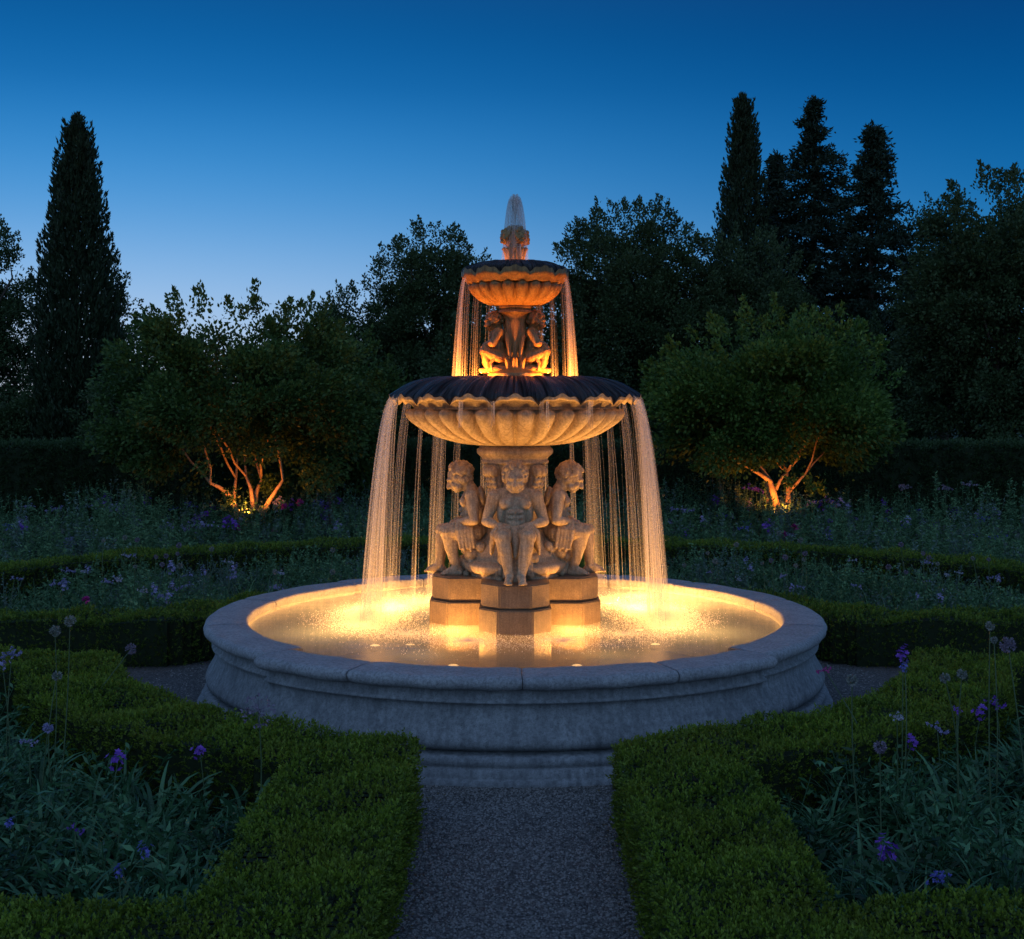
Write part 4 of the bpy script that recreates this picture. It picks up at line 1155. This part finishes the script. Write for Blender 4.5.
near = [  # px, py, depth, head, colour, label, size, foot px shift
    (118, 760, 6.1, 'cluster', 'purple', 'largest purple flower cluster amid the leaves of the near left bed', 1.25),
    (200, 752, 6.4, 'cluster', 'purple', 'mauve flower cluster in the near left bed close to the hedge corner', .95),
    (143, 850, 5.35, 'cluster', 'blue', 'deep blue flower low in the front of the near left bed', .8),
    (118, 871, 5.2, 'cluster', 'blue', 'small blue flower lowest at the front of the near left bed', .62),
    (10, 822, 5.5, 'cluster', 'blue', 'blue flower at the left edge of the photo among dark leaves', .6),
    (75, 828, 5.5, 'umbel', 'purple', 'faint violet flower spray between the blue flowers of the left bed', .7),
    (12, 652, 7.9, 'umbel', 'lavender', 'pair of lavender flowers rising at the left edge by the hedge', 1.2),
    (2, 662, 7.8, 'cluster', 'lavender', 'lavender cluster at the very left edge by the hedge', 1.0),
    (48, 728, 6.8, 'bud', 'lavender', 'pale blue bud in the back of the near left bed', 1.4),
    (55, 631, 7.5, 'ball', 'seed', 'left one of two tall grey green seedheads above the left hedge', .85),
    (70, 621, 7.4, 'ball', 'seed', 'right one of two tall grey green seedheads above the left hedge', .85),
    (57, 676, 7.2, 'bud', 'seed', 'drooping small seedhead below the two tall ones on the left', 1.4),
    (131, 649, 8.6, 'ball', 'seed_dark', 'pinkish grey seedhead at the end of the left hedge', .95),
    (258, 711, 6.15, 'star', 'seed_dark', 'dry star shaped allium head in front of the basin wall', .95),
    (30, 742, 6.3, 'umbel', 'lavender', 'dim lavender spray in the middle of the near left bed', .9),
    (903, 653, 7.3, 'cluster', 'purple', 'violet flower at the top of a thin stem above the right hedge', 1.1),
    (905, 666, 7.2, 'cluster', 'blue', 'blue violet flower just below the violet one above the right hedge', .75),
    (897, 716, 6.6, 'umbel', 'white', 'pale pinkish white flower in the near right bed', .85),
    (912, 742, 6.3, 'cluster', 'purple', 'purple flower in the middle of the near right bed', 1.0),
    (937, 727, 6.4, 'umbel', 'lavender', 'loose pale violet flower spray in the near right bed', 1.25),
    (883, 849, 5.1, 'cluster', 'purple', 'bright violet flower cluster low at the front of the near right bed', 1.35),
    (937, 878, 4.95, 'umbel', 'blue', 'dim blue flower in the shade at the front right', 1.0),
    (957, 711, 6.7, 'cluster', 'purple', 'small violet flower behind the pale spray on the right', .6),
    (982, 712, 6.9, 'cluster', 'purple', 'violet flower at the back of the right bed', 1.1),
    (995, 702, 7.1, 'umbel', 'purple', 'violet spray next to the right edge of the photo', 1.3),
    (990, 626, 6.6, 'bud', 'seed', 'tallest thin seedhead in the right bed', 1.2),
    (994, 640, 7.0, 'bud', 'seed', 'thin seedhead just right of the tallest one', 1.0),
    (1008, 645, 6.2, 'ball', 'seed_dark', 'round brown seedhead near the right edge of the photo', 1.0),
    (962, 674, 6.5, 'bud', 'seed', 'right one of two nodding seedheads above the right hedge', 1.3),
    (945, 678, 6.5, 'bud', 'seed', 'left one of two nodding seedheads above the right hedge', 1.3),
    (852, 680, 6.0, 'bud', 'seed', 'slim seedhead leaning over the right hedge towards the basin', 1.4),
    (825, 670, 7.6, 'umbel', 'magenta', 'dull pink flower in front of the right side of the basin', .85),
    (880, 747, 5.9, 'bud', 'seed_dark', 'dark round seedhead beside the hedge in the right bed', 1.5),
]
feet = {9: (48, 722), 10: (62, 722), 13: (238, 832), 25: (990, 770), 27: (1030, 790), 30: (875, 800)}
for i, (px, py, d, kind, mat, lab, size) in enumerate(near):
    sx = -1 if px < 512 else 1
    if kind in ('cluster', 'umbel') and py > 700:
        zf = fr.uniform(.40, .50); d2 = (EYE - zf) * FPX / (py - HZ); q = at(px, py, d2)
        if near_sd(sx)(np.array(q.x), np.array(q.y)) > .72: d = d2
    p = at(px, py, d)
    foot = Vector((p.x + fr.normal(0, .05), p.y + fr.normal(0, .06), .01))
    if i in feet: foot.x = at(feet[i][0], 0, d).x
    # the root belongs in the bed, so lean the foot off hedges and gravel
    for _ in range(40):
        if near_sd(sx)(np.array(foot.x), np.array(foot.y)) > .72: break
        foot.x += sx * .03; foot.y -= .02
    flower(p, kind, mat, lab, size * (.82 if kind in ('cluster', 'umbel') else .95), foot, rad=.0042, leaves_n=3)

def mid_flowers(rows):
    for px, py, d, kind, mat, lab, size, grp in rows:
        p = at(px, py, d); 
        if p.z < .15: p.z = .15
        flower(p, kind, mat, lab, size, None, grp, rad=.006)
def many(n, x0, x1, y0, y1, d0, d1, kinds, lab, grp, s0, s1):
    for _ in range(n):
        px = fr.uniform(x0, x1); d = fr.uniform(d0, d1); f = (d - d0) / (d1 - d0 + 1e-6)
        py = y1 + (y0 - y1) * np.clip(f + fr.normal(0, .15), 0, 1)
        kind, mat = kinds[int(fr.integers(0, len(kinds)))]
        p = at(px, py, d); p.z = max(p.z, .2); r = math.hypot(p.x, p.y)
        if 6.9 < r < 7.6: continue
        flower(p, kind, mat, lab, fr.uniform(s0, s1), None, grp, rad=.0055)
pale = [('umbel', 'lavender'), ('umbel', 'white'), ('cluster', 'lavender')]
many(26, 0, 280, 555, 598, 12.6, 15.5, pale, 'small pale lavender flower in the bed behind the basin on the left', 'pale flowers in the far left bed', .8, 1.4)
many(20, 690, 1024, 560, 598, 12.6, 15.5, pale, 'small pale lavender flower in the bed behind the basin on the right', 'pale flowers in the far right bed', .6, 1.1)
many(15, 40, 340, 535, 572, 13.2, 15.6, [('bud', 'seed'), ('bud', 'seed_dark')], 'tall thin seed stalk rising from the far left bed', 'seed stalks in the far left bed', 1.0, 1.6)
many(22, 680, 1020, 533, 575, 13.2, 15.6, [('bud', 'seed'), ('bud', 'seed_dark')], 'tall thin seed stalk rising from the far right bed', 'seed stalks in the far right bed', 1.0, 1.6)
viol = [('cluster', 'purple'), ('umbel', 'lavender'), ('cluster', 'lavender'), ('umbel', 'blue')]
many(40, 5, 350, 500, 535, 18.6, 21.5, viol, 'violet flower in the outer bed on the left below the trees', 'violet flowers in the outer left bed', 1.2, 2.2)
many(40, 670, 1000, 500, 535, 18.6, 21.5, viol, 'violet flower in the outer bed on the right below the trees', 'violet flowers in the outer right bed', 1.2, 2.2)
mid_flowers([
    (86, 600, 12.6, 'rose', 'magenta', 'pink flower in the far left bed next to the hedge', .9, None),
    (70, 543, 18.2, 'ball', 'lavender', 'pale round flower head in front of the outer left hedge', 2.2, None),
    (206, 514, 20, 'rose', 'purple', 'purple flower left of the lit tree stems', 1.1, None),
    (238, 528, 19.5, 'rose', 'magenta', 'magenta flower below the lit tree on the left', 1.2, None),
    (274, 531, 19.3, 'rose', 'magenta', 'magenta flower to the right below the lit left tree', 1.0, None),
    (284, 507, 20.2, 'rose', 'magenta', 'red pink rose just right of the lit left tree', 1.2, None),
    (300, 503, 20.5, 'rose', 'magenta', 'largest red pink rose right of the lit left tree', 1.5, None),
    (752, 488, 20.3, 'umbel', 'purple', 'purple flower high beside the lit right tree', 2.4, None),
    (783, 535, 18.9, 'rose', 'magenta', 'lower magenta rose below the lit right tree', 1.4, None),
    (795, 527, 19.0, 'rose', 'magenta', 'upper magenta rose below the lit right tree', 1.4, None),
    (830, 522, 19.5, 'rose', 'purple', 'mauve flower right of the two magenta roses', 1.1, None),
    (997, 537, 18.6, 'umbel', 'blue', 'blue flower at the right end of the outer bed', 2.0, None),
    (905, 487, 20.3, 'umbel', 'seed_dark', 'tall dry flower head against the dark hedge, first on the right', 2.0, None),
    (945, 488, 20.3, 'umbel', 'seed_dark', 'tall dry flower head against the dark hedge, middle one', 2.0, None),
    (970, 484, 20.3, 'umbel', 'seed_dark', 'tall dry flower head against the dark hedge, nearest the edge', 2.0, None),
])

# ------------------------------------------------------------------ trees
tr_ = np.random.default_rng(404)
def limb(bag, a, b, r0, r1, rng, wob=.08, n=6):
    a = np.array(a, float); b = np.array(b, float); L = np.linalg.norm(b - a)
    P = a + (b - a) * np.linspace(0, 1, n)[:, None]; P[1:-1] += rng.normal(0, wob * L * .35, (n - 2, 3))
    V, F = tube(P, np.linspace(r0, r1, n), 7); bag.add(V, F, .5); return P
def broadleaf(label, px, ytop, ybot, wpx, depth, mat, name='broadleaf_tree', nclus=110, nleaf=260, leaf=.09, clus=.42, squash=1.0, seed=0, stems=None, trunkmat='bark', fill=.55, group=None, skew=0.0):
    rng = np.random.default_rng(1000 + seed)
    base = at(px, 0, depth); base.z = 0
    ztop = at(px, ytop, depth).z; zbot = at(px, ybot, depth).z; W = wpx / FPX * depth
    cz = zbot + (ztop - zbot) * .48; rz = (ztop - zbot) / 2; rx = W / 2
    t = empty(name, base); tag(t, label, 'tree', group)
    C = []; nl = max(7, nclus // 13); lobes = []
    for q in range(nl):
        zz = -.92 + 1.88 * (q + .5) / nl; an = q * 2.39996 + seed; hr_ = math.sqrt(max(0, 1 - min(1, abs(zz)) ** 2.4))
        lobes.append((np.array([math.cos(an) * hr_ * .66, math.sin(an) * hr_ * .60, zz * .60]) + rng.normal(0, .05, 3), rng.uniform(.30, .46)))
    while len(C) < nclus:
        lc, lr = lobes[len(C) % nl]
        v = norm(rng.normal(size=3)); p = lc + v * lr * rng.uniform(fill, 1.0)
        C.append(np.array([p[0] * rx, p[1] * rx * .9, p[2] * rz + cz]))
    C = np.array(C); C[:, 0] = np.clip(C[:, 0], -rx, rx)
    b = Bag()
    for c in C:
        s = clus * rng.uniform(.55, 1.15); n = int(nleaf * 1.7 * rng.uniform(.6, 1.3))
        o = rng.normal(size=(n, 3)); o = o / np.maximum(np.linalg.norm(o, axis=1, keepdims=True), .8) * (rng.random((n, 1)) ** .5)
        P = c + o * np.array([s, s, s * .72 * squash])
        D = o + (c - np.array([0, 0, cz])) / max(rx, rz) * .8 + rng.normal(0, .5, (n, 3)) + np.array([0, 0, .15])
        V, F, tn = leaves(P, D, leaf * rng.uniform(.6, 1.2, n), leaf * .55, rng, fold=.1)
        b.add(V, F, np.clip(rng.normal(.3 + .25 * rng.random(), .2, n), 0, 1))
    # loose sprays that break the outline
    for _ in range(nclus // 2):
        v = norm(rng.normal(size=3) + np.array([0, 0, .55])); c = np.array([v[0] * rx * .95, v[1] * rx * .8, cz + v[2] * rz * .95]); tip = c + (v + np.array([0, 0, .5])) * clus * rng.uniform(.35, .8)
        n = int(nleaf * .30); tt = rng.random((n, 1)); P = c + (tip - c) * tt + rng.normal(0, clus * .22, (n, 3)) * (1.1 - tt)
        V, F, tn = leaves(P, (tip - c) + rng.normal(0, .6 * clus, (n, 3)), leaf * rng.uniform(.6, 1.1, n), leaf * .5, rng); b.add(V, F, tn * .8)
    link('crown', b.mesh('crown'), M[mat], t, smooth=False)
    tb = Bag()
    if stems is None:
        top = np.array([0, 0, cz]); limb(tb, (0, 0, 0), top, .028 * (ztop) + .02, .012 * ztop, rng, .05)
        for c in C[rng.choice(len(C), min(len(C), 36), replace=False)]:
            f = rng.uniform(.35, 1); limb(tb, top * f, c, .012 * ztop * .8, .015, rng, .1)
    else:
        for s in stems:
            pts = [np.array(at(x, y, depth + dd) - base) for x, y, dd in s[0]]
            tube_r = np.linspace(s[1], s[2], len(pts) * 3)
            P = smooth_profile([tuple(p) for p in pts], 6); P = P + rng.normal(0, .002, P.shape)
            V, F = tube(P, np.linspace(s[1], s[2], len(P)), 9); tb.add(V, F, .5)
            up_ = [c for c in C if c[2] > P[-1][2] + .5 and np.linalg.norm((c - P[-1])[:2]) < .9 * (c[2] - P[-1][2])][:2]
            for c in up_: limb(tb, P[-1], c, s[2], .010, rng, .05)
    link('trunk', tb.mesh('trunk'), M[trunkmat], t)
    return t
def column_tree(label, px, ytop, ybot, wpx, depth, mat, name, seed, kind='cypress', n=26000, leaf=.16):
    rng = np.random.default_rng(2000 + seed)
    base = at(px, 0, depth); base.z = 0; ztop = at(px, ytop, depth).z; W = wpx / FPX * depth / 2
    t = empty(name, base); tag(t, label, 'tree')
    b = Bag()
    if kind == 'cypress':
        h = 1 - rng.random(n) ** .75; h = np.clip(h, 0, .995)
        prof = np.minimum(1, (1 - h) * 1.9) ** .68 * (.92 + .08 * (1 - h))
        an = rng.uniform(0, 2 * PI, n)
        lump = 1 + .13 * np.sin(an * 3 + h * 17 + seed) * np.sin(h * 31 + 2 * np.sin(an * 2 + seed)) + .10 * np.sin(an * 7 - h * 53)
        u = rng.random(n) ** .35
        r = W * prof * lump * u
        P = np.stack([r * np.cos(an), r * np.sin(an), h * ztop * .985 + .1], 1)
        D = np.stack([np.cos(an) * .32, np.sin(an) * .32, np.ones(n)], 1) + rng.normal(0, .28, (n, 3))
        V, F, tn = leaves(P, D, leaf * rng.uniform(.6, 1.5, n), leaf * .34, rng); b.add(V, F, tn)
        # wisps that stick out of the outline
        k = 260; h = rng.uniform(.1, .97, k); an = rng.uniform(0, 2 * PI, k); pr = np.minimum(1, (1 - h) * 2.1) ** .75 * W
        for i in range(k):
            c = np.array([pr[i] * math.cos(an[i]), pr[i] * math.sin(an[i]), h[i] * ztop]); tip = c + np.array([math.cos(an[i]) * .12, math.sin(an[i]) * .12, .38]) * rng.uniform(.5, 1.2)
            m = 26; tt = rng.random((m, 1)); Pp = c + (tip - c) * tt + rng.normal(0, .05, (m, 3)) * (1.05 - tt)
            V, F, tn = leaves(Pp, (tip - c) + rng.normal(0, .1, (m, 3)), leaf * .8, leaf * .28, rng); b.add(V, F, tn)
    else:
        tb2 = 0; z = .8
        while z < ztop - .1:
            f = 1 - z / ztop; L = W * (min(1, f * 1.6) ** .9) * rng.uniform(.78, 1.15) + .06
            for q in range(int(6 + 4 * f)):
                an = rng.uniform(0, 2 * PI); l = L * rng.uniform(.65, 1.15); d = np.array([math.cos(an), math.sin(an), 0])
                m = int(40 + 95 * l); tt = rng.random((m, 1)) ** .8
                Pp = np.array([0, 0, z]) + d * l * tt + np.array([0, 0, 1]) * (l * (.10 - .34 * tt + .22 * tt ** 2)) + rng.normal(0, .075, (m, 3)) * np.array([1, 1, .7])
                V, F, tn = leaves(Pp, d * .6 + rng.normal(0, .55, (m, 3)) + np.array([0, 0, .1]), leaf * rng.uniform(.6, 1.2, m), leaf * .36, rng); b.add(V, F, tn)
            z += .17 + .16 * f
        m = 60; Pp = np.stack([rng.normal(0, .04, m), rng.normal(0, .04, m), ztop - rng.random(m) * .7], 1)
        V, F, tn = leaves(Pp, rng.normal(0, .5, (m, 3)) + np.array([0, 0, .8]), leaf, leaf * .3, rng); b.add(V, F, tn)
    link('crown', b.mesh('crown'), M[mat], t, smooth=False)
    tb = Bag(); limb(tb, (0, 0, 0), (0, 0, ztop * .93), .16, .02, rng, .01); link('trunk', tb.mesh('trunk'), M['bark'], t)
    return t

# the two small lit trees
left_stems = [([(238, 518, 0), (232, 500, -.1), (222, 489, -.2), (210, 483, -.3)], .055, .022), ([(237, 517, .1), (234, 500, .1), (236, 478, .2)], .045, .02),
              ([(255, 510, .2), (256, 494, .2), (262, 480, .3)], .055, .022), ([(253, 510, 0), (251, 490, 0), (246, 476, .1)], .04, .02),
              ([(262, 514, -.1), (270, 500, -.2), (283, 480, -.4)], .055, .02)]
right_stems = [([(777, 509, 0), (773, 492, -.1), (768, 478, -.1), (757, 463, -.2)], .07, .022), ([(771, 482, -.1), (758, 473, -.3), (744, 465, -.5)], .04, .018),
               ([(776, 490, 0), (780, 480, 0), (787, 472, .1)], .035, .018), ([(788, 508, .1), (788, 490, .1), (787, 472, .2)], .055, .022),
               ([(789, 492, .1), (798, 482, 0), (806, 473, 0)], .03, .016), ([(768, 503, .2), (767, 490, .2), (765, 476, .3)], .045, .02)]
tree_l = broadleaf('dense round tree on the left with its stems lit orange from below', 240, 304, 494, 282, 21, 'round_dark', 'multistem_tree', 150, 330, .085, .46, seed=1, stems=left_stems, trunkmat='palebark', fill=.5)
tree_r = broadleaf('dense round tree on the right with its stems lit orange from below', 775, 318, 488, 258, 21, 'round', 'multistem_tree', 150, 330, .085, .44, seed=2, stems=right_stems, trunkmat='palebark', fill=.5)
for (px, y, d, side) in ((248, 520, 20.5, 'left'), (781, 515, 20.5, 'right')):
    p = at(px, y, d)
    t = lamp_fixture(p.x, p.y, .06, LAMP_TREE, 'garden uplight hidden in plants below the lit %s tree' % side, .06, 'garden uplights', (1.0, .30, .045), .05, spot=True)
    t.name = 'garden_uplight'; t["category"] = 'uplight'
    [c for c in t.children if c.type == 'LIGHT'][0].location.z = .50

column_tree('tall dense cypress on the left, standing alone against the sky', 77, 116, 450, 80, 33, 'cypress', 'cypress_tree', 1, n=34000)
broadleaf('dark tree cut off by the left edge of the photo', -12, 222, 470, 104, 36, 'oak', nclus=120, nleaf=200, leaf=.10, clus=.52, seed=11)
broadleaf('small sparse tree just right of the tall left cypress', 112, 262, 460, 56, 38, 'oak', nclus=34, nleaf=170, leaf=.10, clus=.5, seed=12)
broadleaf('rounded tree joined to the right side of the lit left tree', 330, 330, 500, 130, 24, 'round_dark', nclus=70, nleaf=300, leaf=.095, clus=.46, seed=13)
broadleaf('loose airy small tree left of the fountain top', 352, 292, 470, 84, 35, 'oak', nclus=90, nleaf=210, leaf=.10, clus=.55, seed=14)
broadleaf('tall dark tree left of the fountain with sky showing through', 432, 226, 490, 158, 35, 'oak', nclus=310, nleaf=230, leaf=.095, clus=.5, seed=15)
broadleaf('low dark tree straight behind the fountain', 520, 300, 505, 200, 33, 'oak', nclus=150, nleaf=260, leaf=.10, clus=.6, seed=16)
broadleaf('tall dark tree right of the fountain top', 630, 200, 490, 196, 34, 'oak', nclus=430, nleaf=230, leaf=.095, clus=.52, seed=17)
broadleaf('dull dark tree below the right hand cypress', 752, 236, 470, 130, 33, 'oak', nclus=130, nleaf=300, leaf=.10, clus=.6, seed=18, fill=.4)
column_tree('slim pointed cypress, leftmost of the right hand conifers', 743, 94, 460, 60, 37, 'cypress', 'cypress_tree', 2, n=26000)
column_tree('thin short conifer between the cypress and the tall spruce', 776, 152, 460, 80, 39, 'spruce', 'spruce_tree', 3, kind='spruce')
column_tree('tallest spruce among the right hand conifers', 812, 97, 460, 160, 37, 'spruce', 'spruce_tree', 4, kind='spruce')
column_tree('broad spruce, rightmost of the conifers', 872, 123, 460, 170, 35, 'spruce', 'spruce_tree', 5, kind='spruce')
broadleaf('sparse tree between the conifers and the right edge', 942, 200, 470, 110, 36, 'oak', nclus=130, nleaf=170, leaf=.10, clus=.6, seed=19)
broadleaf('large dark green tree at the right edge of the photo', 1005, 172, 470, 205, 28, 'oak', nclus=290, nleaf=250, leaf=.10, clus=.5, seed=20, fill=.45)
broadleaf('dark bushy tree behind the right lit tree', 880, 330, 490, 150, 31, 'oak', nclus=80, nleaf=280, leaf=.095, clus=.55, seed=21)
broadleaf('dark bushy tree at the left behind the hedge', 40, 380, 500, 160, 34, 'oak', nclus=70, nleaf=280, leaf=.10, clus=.6, seed=22)
broadleaf('dark bushy tree behind the lit left tree', 170, 350, 500, 170, 31, 'oak', nclus=70, nleaf=280, leaf=.10, clus=.6, seed=23)
